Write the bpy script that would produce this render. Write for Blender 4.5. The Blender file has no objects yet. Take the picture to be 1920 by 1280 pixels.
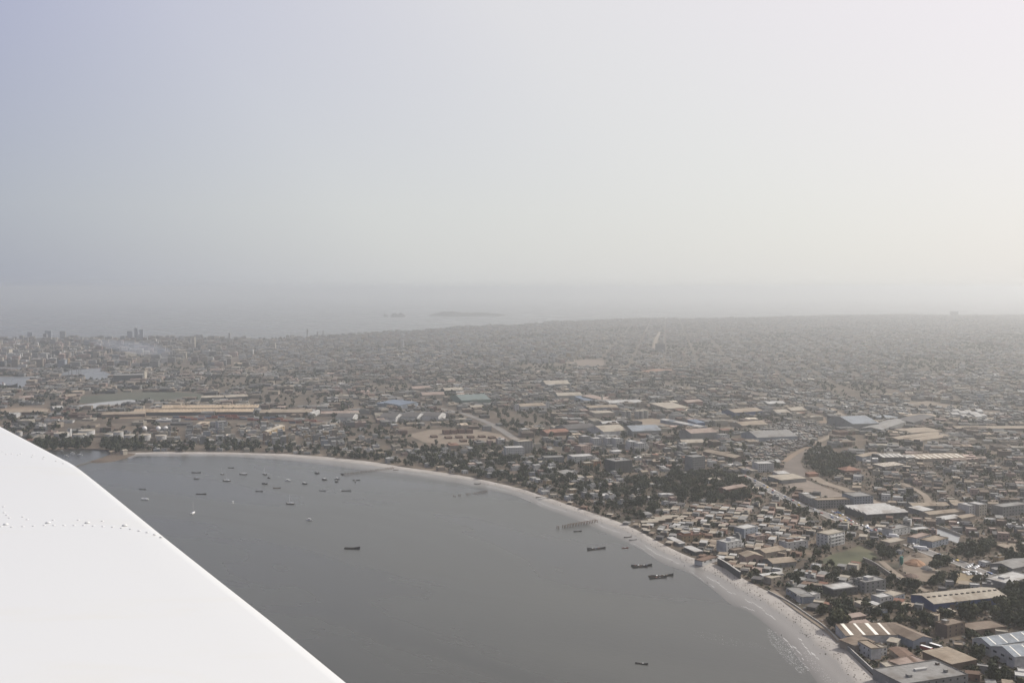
import bpy, bmesh, math, random
import numpy as np
from mathutils import Vector, Matrix
from mathutils.geometry import tessellate_polygon
R = math.radians
random.seed(7)
rng = np.random.default_rng(7)
scene = bpy.context.scene
C = scene.collection

# ---------------------------------------------------------------- camera
H = 260.0                                   # flying height in metres
FPX = 960 / math.tan(R(25))                 # focal length in photo pixels (1920 wide)
HORIZON = 540.0
PITCH = math.atan((640 - HORIZON) / FPX)
cam_data = bpy.data.cameras.new('camera')
cam = bpy.data.objects.new('camera', cam_data)
C.objects.link(cam)
cam_data.sensor_width = 36
cam_data.lens = 18 / math.tan(R(25))
cam_data.clip_start = 0.1
cam_data.clip_end = 200000
cam.location = (0, 0, H)
cam.rotation_euler = (math.pi / 2 - PITCH, 0, 0)
scene.camera = cam

# ---------------------------------------------------------------- light
SUN_EL, SUN_AZ = R(43), R(66)               # azimuth clockwise from the view direction
sun_dir = Vector((math.sin(SUN_AZ) * math.cos(SUN_EL), math.cos(SUN_AZ) * math.cos(SUN_EL), math.sin(SUN_EL)))
SKY_STOPS = [(-1.0, (0.24, 0.25, 0.275)), (-0.3, (0.25, 0.265, 0.305)), (0.0, (0.365, 0.388, 0.45)), (0.25, (0.595, 0.605, 0.605)),
             (0.5, (0.715, 0.708, 0.685)), (0.75, (0.84, 0.79, 0.775)), (0.92, (0.97, 0.93, 0.89)), (1.0, (1.0, 0.98, 0.94))]
world = bpy.data.worlds.new('World')
scene.world = world
world.use_nodes = True
wn = world.node_tree
wn.nodes.clear()
w_out = wn.nodes.new('ShaderNodeOutputWorld')
w_bg = wn.nodes.new('ShaderNodeBackground')
w_sky = wn.nodes.new('ShaderNodeTexSky')
w_sky.sky_type = 'NISHITA'
w_sky.sun_disc = False
w_sky.sun_elevation = SUN_EL
w_sky.sun_rotation = SUN_AZ
w_sky.altitude = 0
w_sky.air_density = 1.0
w_sky.dust_density = 2.0
w_sky.ozone_density = 1.0
w_bg.inputs['Strength'].default_value = 0.1
# dust haze above the flying height: forward scattering, so the sky brightens smoothly towards the sun
w_geo = wn.nodes.new('ShaderNodeTexCoord')
w_dot = wn.nodes.new('ShaderNodeVectorMath'); w_dot.operation = 'DOT_PRODUCT'; w_dot.inputs[1].default_value = sun_dir
w_nrm = wn.nodes.new('ShaderNodeVectorMath'); w_nrm.operation = 'NORMALIZE'
wn.links.new(w_geo.outputs['Generated'], w_nrm.inputs[0]); wn.links.new(w_nrm.outputs[0], w_dot.inputs[0])
w_map = wn.nodes.new('ShaderNodeMapRange'); w_map.inputs[1].default_value = -1.0; w_map.inputs[2].default_value = 1.0
wn.links.new(w_dot.outputs['Value'], w_map.inputs[0])
w_rmp = wn.nodes.new('ShaderNodeValToRGB'); w_e = w_rmp.color_ramp.elements
w_stops = SKY_STOPS
while len(w_e) < len(w_stops): w_e.new(0.5)
for k, (d, c) in enumerate(w_stops):
    w_e[k].position = (d + 1) / 2; w_e[k].color = (*c, 1)
wn.links.new(w_map.outputs[0], w_rmp.inputs[0])
w_mul = wn.nodes.new('ShaderNodeVectorMath'); w_mul.operation = 'SCALE'; w_mul.inputs['Scale'].default_value = 10.0
# away from the sun and above the haze the sky turns bluer and a little deeper
w_sep = wn.nodes.new('ShaderNodeSeparateXYZ'); wn.links.new(w_nrm.outputs[0], w_sep.inputs[0])
w_up = wn.nodes.new('ShaderNodeMapRange'); w_up.inputs[1].default_value = 0.07; w_up.inputs[2].default_value = 0.28; wn.links.new(w_sep.outputs[2], w_up.inputs[0])
w_away = wn.nodes.new('ShaderNodeMapRange'); w_away.inputs[1].default_value = 0.45; w_away.inputs[2].default_value = 0.0; wn.links.new(w_dot.outputs['Value'], w_away.inputs[0])
w_f = wn.nodes.new('ShaderNodeMath'); w_f.operation = 'MULTIPLY'; wn.links.new(w_up.outputs[0], w_f.inputs[0]); wn.links.new(w_away.outputs[0], w_f.inputs[1])
w_tint = wn.nodes.new('ShaderNodeMix'); w_tint.data_type = 'RGBA'; w_tint.blend_type = 'MULTIPLY'; w_tint.inputs[7].default_value = (0.62, 0.65, 0.93, 1)
wn.links.new(w_f.outputs[0], w_tint.inputs[0]); wn.links.new(w_rmp.outputs[0], w_tint.inputs[6])
w_lav = wn.nodes.new('ShaderNodeMix'); w_lav.data_type = 'RGBA'; w_lav.blend_type = 'MULTIPLY'; w_lav.inputs[7].default_value = (1.0, 0.978, 1.025, 1)
wn.links.new(w_up.outputs[0], w_lav.inputs[0]); wn.links.new(w_tint.outputs[2], w_lav.inputs[6])
wn.links.new(w_lav.outputs[2], w_mul.inputs[0])
w_ns = wn.nodes.new('ShaderNodeVectorMath'); w_ns.operation = 'SCALE'; w_ns.inputs['Scale'].default_value = 0.15
wn.links.new(w_sky.outputs[0], w_ns.inputs[0])
w_add = wn.nodes.new('ShaderNodeVectorMath'); w_add.operation = 'ADD'
wn.links.new(w_mul.outputs[0], w_add.inputs[0]); wn.links.new(w_ns.outputs[0], w_add.inputs[1])
wn.links.new(w_add.outputs[0], w_bg.inputs[0])
wn.links.new(w_bg.outputs[0], w_out.inputs[0])
sun_data = bpy.data.lights.new('sun', 'SUN')
sun_data.energy = 5.0
sun_data.angle = R(0.5)
sun_data.color = (1.0, 0.95, 0.88)
sun = bpy.data.objects.new('sun', sun_data)
C.objects.link(sun)
sun.rotation_euler = sun_dir.to_track_quat('Z', 'Y').to_euler()

vs = scene.view_settings
vs.view_transform = 'Standard'
vs.look = 'None'
vs.exposure = 0.0
vs.gamma = 1.0
vs.use_curve_mapping = False
scene.cycles.use_denoising = True
scene.cycles.max_bounces = 6
scene.cycles.volume_bounces = 2

HAZE = 0.000135
HAZE_G = 0.79
HAZE_COL = (0.97, 0.997, 0.995)
HAZE_TOP = H + 24

# ---------------------------------------------------------------- helpers
def at(px, py, z=0.0):
    """The point at height z that stands where the line of sight through photo pixel (px, py) meets that height."""
    dx, dy = (px - 960) / FPX, (py - 640) / FPX
    d = Vector((dx, math.cos(PITCH) - dy * math.sin(PITCH), -math.sin(PITCH) - dy * math.cos(PITCH)))
    t = (z - H) / d.z
    return Vector((d.x * t, d.y * t, z))

def pix(x, y, z=0.0):
    """numpy: world -> photo pixel."""
    zz = z - H
    fy = y * math.cos(PITCH) - zz * math.sin(PITCH)
    up = y * math.sin(PITCH) + zz * math.cos(PITCH)
    return 960 + FPX * x / fy, 640 - FPX * up / fy

def inside(poly, x, y):
    x = np.asarray(x, float); y = np.asarray(y, float)
    r = np.zeros(x.shape, bool)
    n = len(poly); j = n - 1
    for i in range(n):
        xi, yi = poly[i]; xj, yj = poly[j]
        if yi != yj:
            r ^= ((yi > y) != (yj > y)) & (x < (xj - xi) * (y - yi) / (yj - yi) + xi)
        j = i
    return r

class MB:
    """collects simple shapes into one mesh"""
    def __init__(s): s.v = []; s.f = []; s.m = []
    def quad(s, a, b, c, d, mi=0):
        n = len(s.v); s.v += [tuple(a), tuple(b), tuple(c), tuple(d)]; s.f.append((n, n+1, n+2, n+3)); s.m.append(mi)
    def tri(s, a, b, c, mi=0):
        n = len(s.v); s.v += [tuple(a), tuple(b), tuple(c)]; s.f.append((n, n+1, n+2)); s.m.append(mi)
    def box(s, x0, x1, y0, y1, z0, z1, mi=0, bottom=True):
        n = len(s.v)
        s.v += [(x0,y0,z0),(x1,y0,z0),(x1,y1,z0),(x0,y1,z0),(x0,y0,z1),(x1,y0,z1),(x1,y1,z1),(x0,y1,z1)]
        F = [(0,1,5,4),(1,2,6,5),(2,3,7,6),(3,0,4,7),(4,5,6,7)] + ([(3,2,1,0)] if bottom else [])
        s.f += [tuple(n + i for i in q) for q in F]; s.m += [mi] * len(F)
    def cyl(s, x, y, z0, z1, r0, r1=None, n=10, mi=0):
        r1 = r0 if r1 is None else r1; b = len(s.v)
        for r, z in ((r0, z0), (r1, z1)):
            for i in range(n):
                a = 2 * math.pi * i / n; s.v.append((x + r * math.cos(a), y + r * math.sin(a), z))
        for i in range(n):
            j = (i + 1) % n; s.f.append((b+i, b+j, b+n+j, b+n+i)); s.m.append(mi)
        s.f.append(tuple(b + n + i for i in range(n))); s.m.append(mi)
        s.f.append(tuple(b + n - 1 - i for i in range(n))); s.m.append(mi)
    def bar(s, p, q, r, n=5, r2=None, mi=0):
        p, q = Vector(p), Vector(q); d = (q - p).normalized()
        u = d.orthogonal().normalized(); w = d.cross(u); b = len(s.v); r2 = r if r2 is None else r2
        for c, rr in ((p, r), (q, r2)):
            for i in range(n):
                a = 2 * math.pi * i / n; s.v.append(tuple(c + u * rr * math.cos(a) + w * rr * math.sin(a)))
        for i in range(n):
            j = (i + 1) % n; s.f.append((b+i, b+j, b+n+j, b+n+i)); s.m.append(mi)
        s.f.append(tuple(b + n + i for i in range(n))); s.f.append(tuple(b + n - 1 - i for i in range(n))); s.m += [mi, mi]
    def loft(s, rings, close=True, caps=True, mi=0):
        b = len(s.v); k = len(rings[0])
        for r in rings: s.v += [tuple(p) for p in r]
        for i in range(len(rings) - 1):
            for j in range(k if close else k - 1):
                j2 = (j + 1) % k
                s.f.append((b+i*k+j, b+i*k+j2, b+(i+1)*k+j2, b+(i+1)*k+j)); s.m.append(mi)
        if caps:
            s.f.append(tuple(b + k - 1 - j for j in range(k))); s.f.append(tuple(b + (len(rings)-1)*k + j for j in range(k))); s.m += [mi, mi]
    def mesh(s, name, mats):
        me = bpy.data.meshes.new(name)
        me.from_pydata(s.v, [], s.f)
        for m in (mats if isinstance(mats, (list, tuple)) else [mats]): me.materials.append(m)
        if any(s.m): me.polygons.foreach_set('material_index', s.m)
        me.update()
        return me

def link(name, me, parent=None, loc=None, rz=None, scale=None):
    o = bpy.data.objects.new(name, me); C.objects.link(o)
    if parent is not None: o.parent = parent
    if loc is not None: o.location = loc
    if rz is not None: o.rotation_euler = (0, 0, rz)
    if scale is not None: o.scale = scale
    return o

def thing(name, label, cat, loc=(0, 0, 0), rz=0.0, group=None, me=None):
    o = link(name, me, None, loc, rz)
    o['label'] = label; o['category'] = cat
    if group: o['group'] = group
    return o

def struct(name, me, kind='structure', label=None, loc=None):
    o = link(name, me, None, loc); o['kind'] = kind
    if label: o['label'] = label
    return o

# ---------------------------------------------------------------- materials
def nodes(name):
    m = bpy.data.materials.new(name); m.use_nodes = True
    nt = m.node_tree; b = nt.nodes['Principled BSDF']
    return m, nt, b

def noise(nt, scale, detail=4.0, rough=0.55, vec=None, dist=0.0):
    t = nt.nodes.new('ShaderNodeTexNoise'); t.inputs['Scale'].default_value = scale
    t.inputs['Detail'].default_value = detail; t.inputs['Roughness'].default_value = rough; t.inputs['Distortion'].default_value = dist
    if vec is None:
        g = nt.nodes.new('ShaderNodeTexCoord'); vec = g.outputs['Object']
    nt.links.new(vec, t.inputs['Vector'])
    return t.outputs['Fac']

def ramp(nt, fac, stops):
    r = nt.nodes.new('ShaderNodeValToRGB'); e = r.color_ramp.elements
    while len(e) < len(stops): e.new(0.5)
    for k, (p, c) in enumerate(stops):
        e[k].position = p; e[k].color = (*c, 1)
    nt.links.new(fac, r.inputs[0]); return r.outputs[0]

def mixc(nt, fac, a, b, mode='MIX'):
    x = nt.nodes.new('ShaderNodeMix'); x.data_type = 'RGBA'; x.blend_type = mode
    for s, v in ((x.inputs[0], fac), (x.inputs[6], a), (x.inputs[7], b)):
        if hasattr(v, 'is_output'): nt.links.new(v, s)
        elif isinstance(v, (int, float)): s.default_value = v
        else: s.default_value = (*v, 1)
    return x.outputs[2]

def surf(name, col, rough=0.85, var=0.25, scale=0.35, metal=0.0, dirt=None):
    """a weathered plain material: base colour with noise variation and dirt"""
    m, nt, b = nodes(name)
    lo = tuple(c * (1 - var) for c in col); hi = tuple(min(1, c * (1 + var)) for c in col)
    c = ramp(nt, noise(nt, scale, 5, 0.65), [(0.3, lo), (0.7, hi)])
    if dirt:
        d = ramp(nt, noise(nt, scale * 0.23, 3, 0.6), [(0.5, (0, 0, 0)), (0.75, (1, 1, 1))])
        c = mixc(nt, d, c, dirt)
    nt.links.new(c, b.inputs['Base Color'])
    b.inputs['Roughness'].default_value = rough; b.inputs['Metallic'].default_value = metal
    b.inputs['Specular IOR Level'].default_value = 0.25
    return m

def attr_mat(name, rough=0.85, amount=0.3, scale=0.25):
    """each building's own paint colour comes from a face attribute; noise adds wear"""
    m, nt, b = nodes(name)
    a = nt.nodes.new('ShaderNodeAttribute'); a.attribute_name = 'paint'
    g = nt.nodes.new('ShaderNodeNewGeometry')
    n = ramp(nt, noise(nt, scale, 4, 0.65, g.outputs['Position']), [(0.25, (1 - amount,) * 3), (0.75, (1 + amount * 0.3,) * 3)])
    nt.links.new(mixc(nt, 1.0, a.outputs['Color'], n, 'MULTIPLY'), b.inputs['Base Color'])
    b.inputs['Roughness'].default_value = rough; b.inputs['Specular IOR Level'].default_value = 0.2
    return m

# ================================================================ SETTING
LAND_Z = 1.8
# waterline of the bay and the inner edge of the beach, read off the photo from the spit to the near corner
WATERLINE = [(236,856),(262,853),(300,853),(340,853),(440,854),(540,859),(620,867),(700,877),(760,885),(820,894),(880,904),(940,917),(980,928),
             (1020,944),(1060,958),(1110,977),(1160,997),(1200,1016),(1240,1040),(1290,1061),(1330,1081),(1370,1106),(1400,1121),(1440,1146),
             (1480,1177),(1510,1206),(1540,1237),(1570,1266),(1590,1290),(1630,1350),(1680,1460),(1730,1700)]
INNER = [(226,848),(262,848),(300,847),(340,847),(440,848),(540,851),(620,857),(700,866),(760,876),(820,884),(880,894),(940,907),(980,917),
         (1020,930),(1060,944),(1110,961),(1160,978),(1200,996),(1240,1018),(1290,1042),(1330,1054),(1370,1070),(1400,1088),(1440,1108),
         (1480,1128),(1510,1150),(1540,1172),(1575,1205),(1620,1250),(1660,1290),(1740,1370),(1850,1520)]
# the sheltered cove left of the spit (mostly behind the wing) and the far coast
COVE = [(-500,905),(-160,868),(0,856),(80,845),(130,842),(175,841),(200,843),(226,848)]
FAR_COAST = [(2700,600),(2300,592),(2080,589),(1920,591),(1790,592),(1700,590),(1550,592),(1420,596),(1300,598),(1200,597),(1100,601),(1030,605),
             (1000,609),(880,613),(760,621),(640,630),(560,634),(400,636),(300,637),(200,637),(100,637),(0,640),(-200,645),(-700,650)]

def sheet(poly3, name, mat, z=None):
    pts = [Vector(p) if z is None else Vector((p[0], p[1], z)) for p in poly3]
    me = bpy.data.meshes.new(name)
    tris = tessellate_polygon([pts])
    fs = []
    for t in tris:
        a, b, c = (pts[i] for i in t)
        fs.append(t if (b - a).cross(c - a).z > 0 else (t[0], t[2], t[1]))
    me.from_pydata([tuple(p) for p in pts], [], fs)
    me.materials.append(mat); me.update()
    return me

# --- water
def water_mat(name, deep, bump_far=0.35):
    m, nt, b = nodes(name)
    g = nt.nodes.new('ShaderNodeNewGeometry'); pos = g.outputs['Position']
    mp = nt.nodes.new('ShaderNodeMapping'); mp.vector_type = 'TEXTURE'; mp.inputs['Scale'].default_value = (3.2, 1, 1); mp.inputs['Rotation'].default_value = (0, 0, R(-38))
    nt.links.new(pos, mp.inputs['Vector'])
    big = noise(nt, 0.008, 4, 0.5, mp.outputs[0], 0.8)      # silt streaks and gust patches
    col = ramp(nt, big, [(0.3, tuple(c * 0.6 for c in deep)), (0.7, tuple(c * 1.35 for c in deep))])
    nt.links.new(col, b.inputs['Base Color'])
    rr = nt.nodes.new('ShaderNodeMapRange'); rr.inputs[1].default_value = 0.3; rr.inputs[2].default_value = 0.7
    rr.inputs[3].default_value = 0.21; rr.inputs[4].default_value = 0.36
    nt.links.new(big, rr.inputs[0]); nt.links.new(rr.outputs[0], b.inputs['Roughness'])
    b.inputs['IOR'].default_value = 1.33
    bp = nt.nodes.new('ShaderNodeBump'); bp.inputs['Strength'].default_value = bump_far; bp.inputs['Distance'].default_value = 0.17
    w1 = noise(nt, 0.16, 3, 0.55, mp.outputs[0]); w2 = noise(nt, 0.7, 2, 0.5, mp.outputs[0])
    ad = nt.nodes.new('ShaderNodeMath'); ad.operation = 'ADD'; nt.links.new(w1, ad.inputs[0]); nt.links.new(w2, ad.inputs[1])
    nt.links.new(ad.outputs[0], bp.inputs['Height']); nt.links.new(bp.outputs[0], b.inputs['Normal'])
    return m
M_WATER = water_mat('sea_water', (0.047, 0.0475, 0.0425))
SEA = 45000
mb = MB()
xs = [-SEA, -9000, -2500, 0, 2500, 9000, SEA]; ys = [-6000, -1500, 0, 1200, 3000, 8000, 20000, SEA]
for i in range(len(xs) - 1):
    for j in range(len(ys) - 1):
        mb.quad((xs[i], ys[j], 0), (xs[i+1], ys[j], 0), (xs[i+1], ys[j+1], 0), (xs[i], ys[j+1], 0))
struct('sea', mb.mesh('sea', M_WATER))

# --- the land as one sheet, its beach edge sloping into the water
def ground_mat():
    m, nt, b = nodes('sandy_ground')
    g = nt.nodes.new('ShaderNodeNewGeometry'); pos = g.outputs['Position']
    c1 = ramp(nt, noise(nt, 0.012, 6, 0.65, pos), [(0.3, (0.056, 0.046, 0.039)), (0.5, (0.105, 0.085, 0.068)), (0.72, (0.185, 0.148, 0.118))])
    c2 = ramp(nt, noise(nt, 0.09, 5, 0.7, pos), [(0.3, (0.55, 0.55, 0.55)), (0.7, (1.15, 1.12, 1.05))])
    c = mixc(nt, 1.0, c1, c2, 'MULTIPLY')
    sc = ramp(nt, noise(nt, 0.03, 4, 0.6, pos), [(0.55, (0, 0, 0)), (0.68, (1, 1, 1))])     # scrub and dry weeds
    c = mixc(nt, sc, c, (0.05, 0.05, 0.036))
    nt.links.new(c, b.inputs['Base Color']); b.inputs['Roughness'].default_value = 0.95
    b.inputs['Specular IOR Level'].default_value = 0.1
    return m
M_GROUND = ground_mat()
inner_w = [at(x, y, LAND_Z) for x, y in INNER]
water_w = [at(x, y, -0.05) for x, y in WATERLINE]
land_poly = [at(x, y, LAND_Z) for x, y in COVE] + inner_w[1:] + [Vector((2500, 200, LAND_Z)), Vector((5200, 1500, LAND_Z))] + [at(x, y, LAND_Z) for x, y in FAR_COAST]
struct('ground', sheet(land_poly, 'ground', M_GROUND))
mb = MB()                                   # low shore bank round the rest of the land
edge = [at(x, y, LAND_Z) for x, y in FAR_COAST] + [at(x, y, LAND_Z) for x, y in COVE]
for a, b in zip(edge[:-1], edge[1:]):
    mb.quad((a.x, a.y, -1), (b.x, b.y, -1), b, a)
struct('shore_bank', mb.mesh('shore_bank', surf('shore_rock', (0.12, 0.10, 0.085), var=0.4, scale=0.05)))

def beach_mat():
    m, nt, b = nodes('beach_sand')
    a = nt.nodes.new('ShaderNodeAttribute'); a.attribute_name = 'wet'
    g = nt.nodes.new('ShaderNodeNewGeometry'); pos = g.outputs['Position']
    n1 = noise(nt, 0.05, 5, 0.7, pos); n2 = noise(nt, 0.5, 4, 0.7, pos)
    dry = ramp(nt, n1, [(0.3, (0.23, 0.21, 0.19)), (0.7, (0.345, 0.322, 0.295))])
    sp = ramp(nt, n2, [(0.30, (0.55, 0.53, 0.5)), (0.42, (1, 1, 1))])            # weed and litter specks
    dry = mixc(nt, 1.0, dry, sp, 'MULTIPLY')
    ad = nt.nodes.new('ShaderNodeMath'); ad.operation = 'MULTIPLY_ADD'; ad.inputs[1].default_value = 0.35; nt.links.new(n1, ad.inputs[0]); nt.links.new(a.outputs['Fac'], ad.inputs[2])
    wet = ramp(nt, ad.outputs[0], [(0.45, (0, 0, 0)), (0.86, (1, 1, 1))])
    mr2 = nt.nodes.new('ShaderNodeMapRange'); mr2.inputs[1].default_value = 1.0; mr2.inputs[2].default_value = 1.65; nt.links.new(a.outputs['Fac'], mr2.inputs[0])
    nt.links.new(mixc(nt, mr2.outputs[0], mixc(nt, wet, dry, (0.165, 0.155, 0.143)), (0.055, 0.051, 0.047)), b.inputs['Base Color'])
    mr = nt.nodes.new('ShaderNodeMapRange'); mr.inputs[3].default_value = 0.9; mr.inputs[4].default_value = 0.33
    nt.links.new(wet, mr.inputs[0]); nt.links.new(mr.outputs[0], b.inputs['Roughness'])
    b.inputs['Specular IOR Level'].default_value = 0.3
    return m
M_BEACH = beach_mat()
def smooth_line(pts, n):
    """resample a polyline to n points with Catmull-Rom"""
    P = [Vector(p) for p in pts]; P = [2 * P[0] - P[1]] + P + [2 * P[-1] - P[-2]]; out = []; segs = len(P) - 3
    for k in range(n):
        t = k / (n - 1) * segs; i = min(int(t), segs - 1); u = t - i
        a, b, c, d = P[i:i+4]
        out.append(0.5 * (2*b + (c - a)*u + (2*a - 5*b + 4*c - d)*u*u + (3*b - a - 3*c + d)*u**3))
    return out
NB = 260
SHORE_W = smooth_line(water_w, NB); SHORE_I = smooth_line(inner_w, NB)
bv = []; wet = []; bf = []
PROF = [(-1.0, -0.05, 1.7), (-0.5, 0.04, 1.35), (0, 0.13, 1.0), (0.18, 0.22, 0.86), (0.38, 0.6, 0.5), (0.7, 1.25, 0.12), (1.0, LAND_Z + 0.06, 0.0), (1.05, LAND_Z - 0.5, 0.0)]
for k in range(NB):
    wob = 0.022 * math.sin(k * 0.9) + 0.03 * math.sin(k * 0.37 + 1)
    for (t, z, w_) in PROF:
        tt = t + (wob if 0 < t < 1 else 0)
        p = SHORE_W[k].lerp(SHORE_I[k], tt) if t >= 0 else SHORE_W[k] + (SHORE_W[k] - SHORE_I[k]) * (-t)
        bv.append((p.x, p.y, z)); wet.append(w_)
K = len(PROF)
for k in range(NB - 1):
    for j in range(K - 1):
        bf.append((k*K+j, (k+1)*K+j, (k+1)*K+j+1, k*K+j+1))
me = bpy.data.meshes.new('beach'); me.from_pydata(bv, [], bf); me.materials.append(M_BEACH)
at_ = me.attributes.new('wet', 'FLOAT', 'POINT'); at_.data.foreach_set('value', wet)
me.polygons.foreach_set('use_smooth', [True] * len(bf)); me.flip_normals() if me.polygons[0].normal.z < 0 else None
struct('beach', me)

# ================================================================ AIRCRAFT WING (below and beside the camera)
def wing():
    WZ = H - 0.75                            # height of the wing's upper skin below the eye
    def wp(x, y, dz=0.0): return at(x, y, WZ + dz)
    e = [(-130, 729), (-65, 763), (0, 797), (60, 828), (110, 854), (140, 870), (180, 900), (240, 948), (320, 1012), (420, 1090), (520, 1168), (660, 1281), (860, 1440), (1100, 1640)]
    m, nt, b = nodes('white_aircraft_paint')
    g = nt.nodes.new('ShaderNodeNewGeometry')
    mp = nt.nodes.new('ShaderNodeMapping'); mp.inputs['Scale'].default_value = (0.6, 2.6, 1); mp.inputs['Rotation'].default_value = (0, 0, R(35)); nt.links.new(g.outputs['Position'], mp.inputs[0])
    st = ramp(nt, noise(nt, 2.2, 5, 0.62, mp.outputs[0], 0.8), [(0.56, (0.50, 0.508, 0.502)), (0.78, (0.495, 0.495, 0.468))])
    nt.links.new(st, b.inputs['Base Color']); b.inputs['Roughness'].default_value = 0.42
    b.inputs['Coat Weight'].default_value = 0.15; b.inputs['Coat Roughness'].default_value = 0.25
    mm = m
    root = thing('aircraft_wing', 'white riveted aircraft wing filling the lower corner over the bay', 'aircraft wing', wp(0, 1000))
    base = root.location
    # edge points on the skin plane -> the section rolls over the rounded edge and returns underneath
    E = [wp(x, y) for x, y in e if y > 600]
    E = smooth_line(E[0:], 40)
    inn = Vector((-0.83, -0.56, 0)).normalized()  # away from the edge, across the wing
    far = [p + inn * 3.2 for p in E]
    sec = [(3.2, -0.02), (1.6, -0.004), (0.8, 0.0), (0.3, 0.0), (0.12, 0.0), (0.03, -0.0005), (0.008, -0.002), (0.002, -0.006), (0.0, -0.011), (0.004, -0.018), (0.03, -0.026), (0.3, -0.07), (1.2, -0.2), (3.2, -0.22)]
    rings = [[p + inn * a + Vector((0, 0, z)) - base for a, z in sec] for p in E]
    b_ = MB(); b_.loft(rings, close=True, caps=True)
    me_ = b_.mesh('wing_skin', mm); me_.polygons.foreach_set('use_smooth', [len(p.vertices) == 4 for p in me_.polygons])
    link('wing_skin', me_, root)
    # rivet heads: low domes; a few larger bolts
    def dome(r, h, name, mat):
        q = MB(); rr = []
        for t in (0, 0.35, 0.7, 0.93):
            rr.append([(r * math.cos(t * math.pi / 2) * math.cos(2*math.pi*i/10), r * math.cos(t * math.pi / 2) * math.sin(2*math.pi*i/10), h * math.sin(t * math.pi / 2)) for i in range(10)])
        q.loft(rr, close=True, caps=True); me2 = q.mesh(name, mat); me2.polygons.foreach_set('use_smooth', [True] * len(me2.polygons)); return me2
    rivet = dome(0.0055, 0.0022, 'rivet', mm); bolt = dome(0.009, 0.005, 'bolt', mm)
    rows = [(5,846),(12,851),(22,850),(34,852),(39,850),(60,856),(62,853),(81,859),(83,856),(105,864),(119,868),
            (7,949),(8,960),(13,965),(18,970),(43,968),(51,973),(100,974),(147,974),(192,976),(2,986),(22,987),(43,986),(63,985),(83,984),(101,984),(120,984),(139,984),(157,984),
            (175,985),(193,986),(211,987),(228,989),(245,991),(261,994),(276,997),(290,1001),(302,1006),(-18,986),(-38,987)]
    for x, y in rows: link('rivet', rivet, root, wp(x, y + 0.5) - base)
    for x, y in [(11, 983), (90, 980), (164, 980), (234, 985), (-60, 985)]: link('bolt', bolt, root, wp(x, y) - base)
    # the lap of the skin along the rivet row, a 1 mm step
    lap = smooth_line([wp(x, y) for x, y in [(-160, 988), (0, 991), (120, 990), (230, 994), (290, 1006), (322, 1020)]], 24)
    q = MB()
    for a_, c_ in zip(lap[:-1], lap[1:]):
        up = Vector((0, 0, 0.0012)); d = Vector((-0.02, 0.035, 0))
        q.quad(a_ - base + up * 0.0, c_ - base + up * 0.0, c_ - base + up, a_ - base + up)
    for x, y in []: pass
    return root
wing()

# ================================================================ CITY: materials
WALLS = {'white': (0.70, 0.69, 0.66), 'cream': (0.58, 0.52, 0.41), 'beige': (0.46, 0.38, 0.29), 'grey': (0.33, 0.325, 0.31), 'brown': (0.22, 0.155, 0.115),
         'pink': (0.46, 0.31, 0.26), 'ochre': (0.48, 0.33, 0.16), 'pale blue': (0.36, 0.40, 0.46), 'dark grey': (0.11, 0.11, 0.11), 'blue': (0.07, 0.12, 0.30),
         'green': (0.20, 0.30, 0.25), 'brick': (0.28, 0.14, 0.10), 'orange': (0.50, 0.24, 0.11)}
ROOFS = {'grey': (0.36, 0.35, 0.33), 'cream': (0.55, 0.485, 0.385), 'white': (0.68, 0.67, 0.635), 'rusty': (0.25, 0.155, 0.105), 'tan': (0.44, 0.355, 0.26), 'dark': (0.14, 0.13, 0.125),
         'terracotta': (0.38, 0.19, 0.125), 'brown': (0.30, 0.23, 0.17), 'blue': (0.22, 0.28, 0.37), 'pale blue': (0.37, 0.41, 0.45), 'teal': (0.22, 0.28, 0.265), 'pinkish': (0.46, 0.35, 0.29), 'sand': (0.80, 0.62, 0.42)}
def faded(d, sat, mul):
    out = {}
    for k, c in d.items():
        l = 0.3 * c[0] + 0.59 * c[1] + 0.11 * c[2]; out[k] = tuple((l + (x - l) * sat) * mul for x in c)
    return out
WALLS = faded(WALLS, 0.85, 0.62); ROOFS = faded(ROOFS, 0.95, 0.52)
MW = {k: surf('wall_' + k.replace(' ', '_'), v, 0.88, 0.16, 0.5, dirt=tuple(c * 0.62 for c in v)) for k, v in WALLS.items()}
MR = {k: surf('roof_' + k.replace(' ', '_'), v, 0.8, 0.24, 0.3, dirt=tuple(c * m for c, m in zip(v, (0.56, 0.5, 0.45)))) for k, v in ROOFS.items()}
M_GLASS = surf('window_glass', (0.025, 0.028, 0.032), 0.25, 0.1, 1.0)
M_DOOR = surf('door_paint', (0.10, 0.075, 0.055), 0.6, 0.2, 1.0)
M_SKYLIGHT = surf('roof_light_sheet', (0.72, 0.70, 0.62), 0.4, 0.08, 0.8)
M_DARK = surf('dark_opening', (0.02, 0.02, 0.02), 0.9, 0.1, 1.0)
M_CONC = surf('concrete', (0.36, 0.345, 0.32), 0.9, 0.2, 0.4, dirt=(0.22, 0.205, 0.185))
M_SAND = surf('bare_sand', (0.165, 0.132, 0.10), 0.95, 0.2, 0.06)

FOOT = []                                    # footprints (ground polygons) that the loose houses and trees keep clear of
ANCH = []                                    # (x, y, short name) of the landmarks that labels refer to
def footprint(pts): FOOT.append([(p[0], p[1]) for p in pts])

def frame(p0, p1):
    """origin, rotation and length of a building whose camera-side foot runs from pixel p0 to pixel p1"""
    a, b = at(*p0, LAND_Z), at(*p1, LAND_Z)
    d = b - a
    return a, math.atan2(d.y, d.x), d.length

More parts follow.
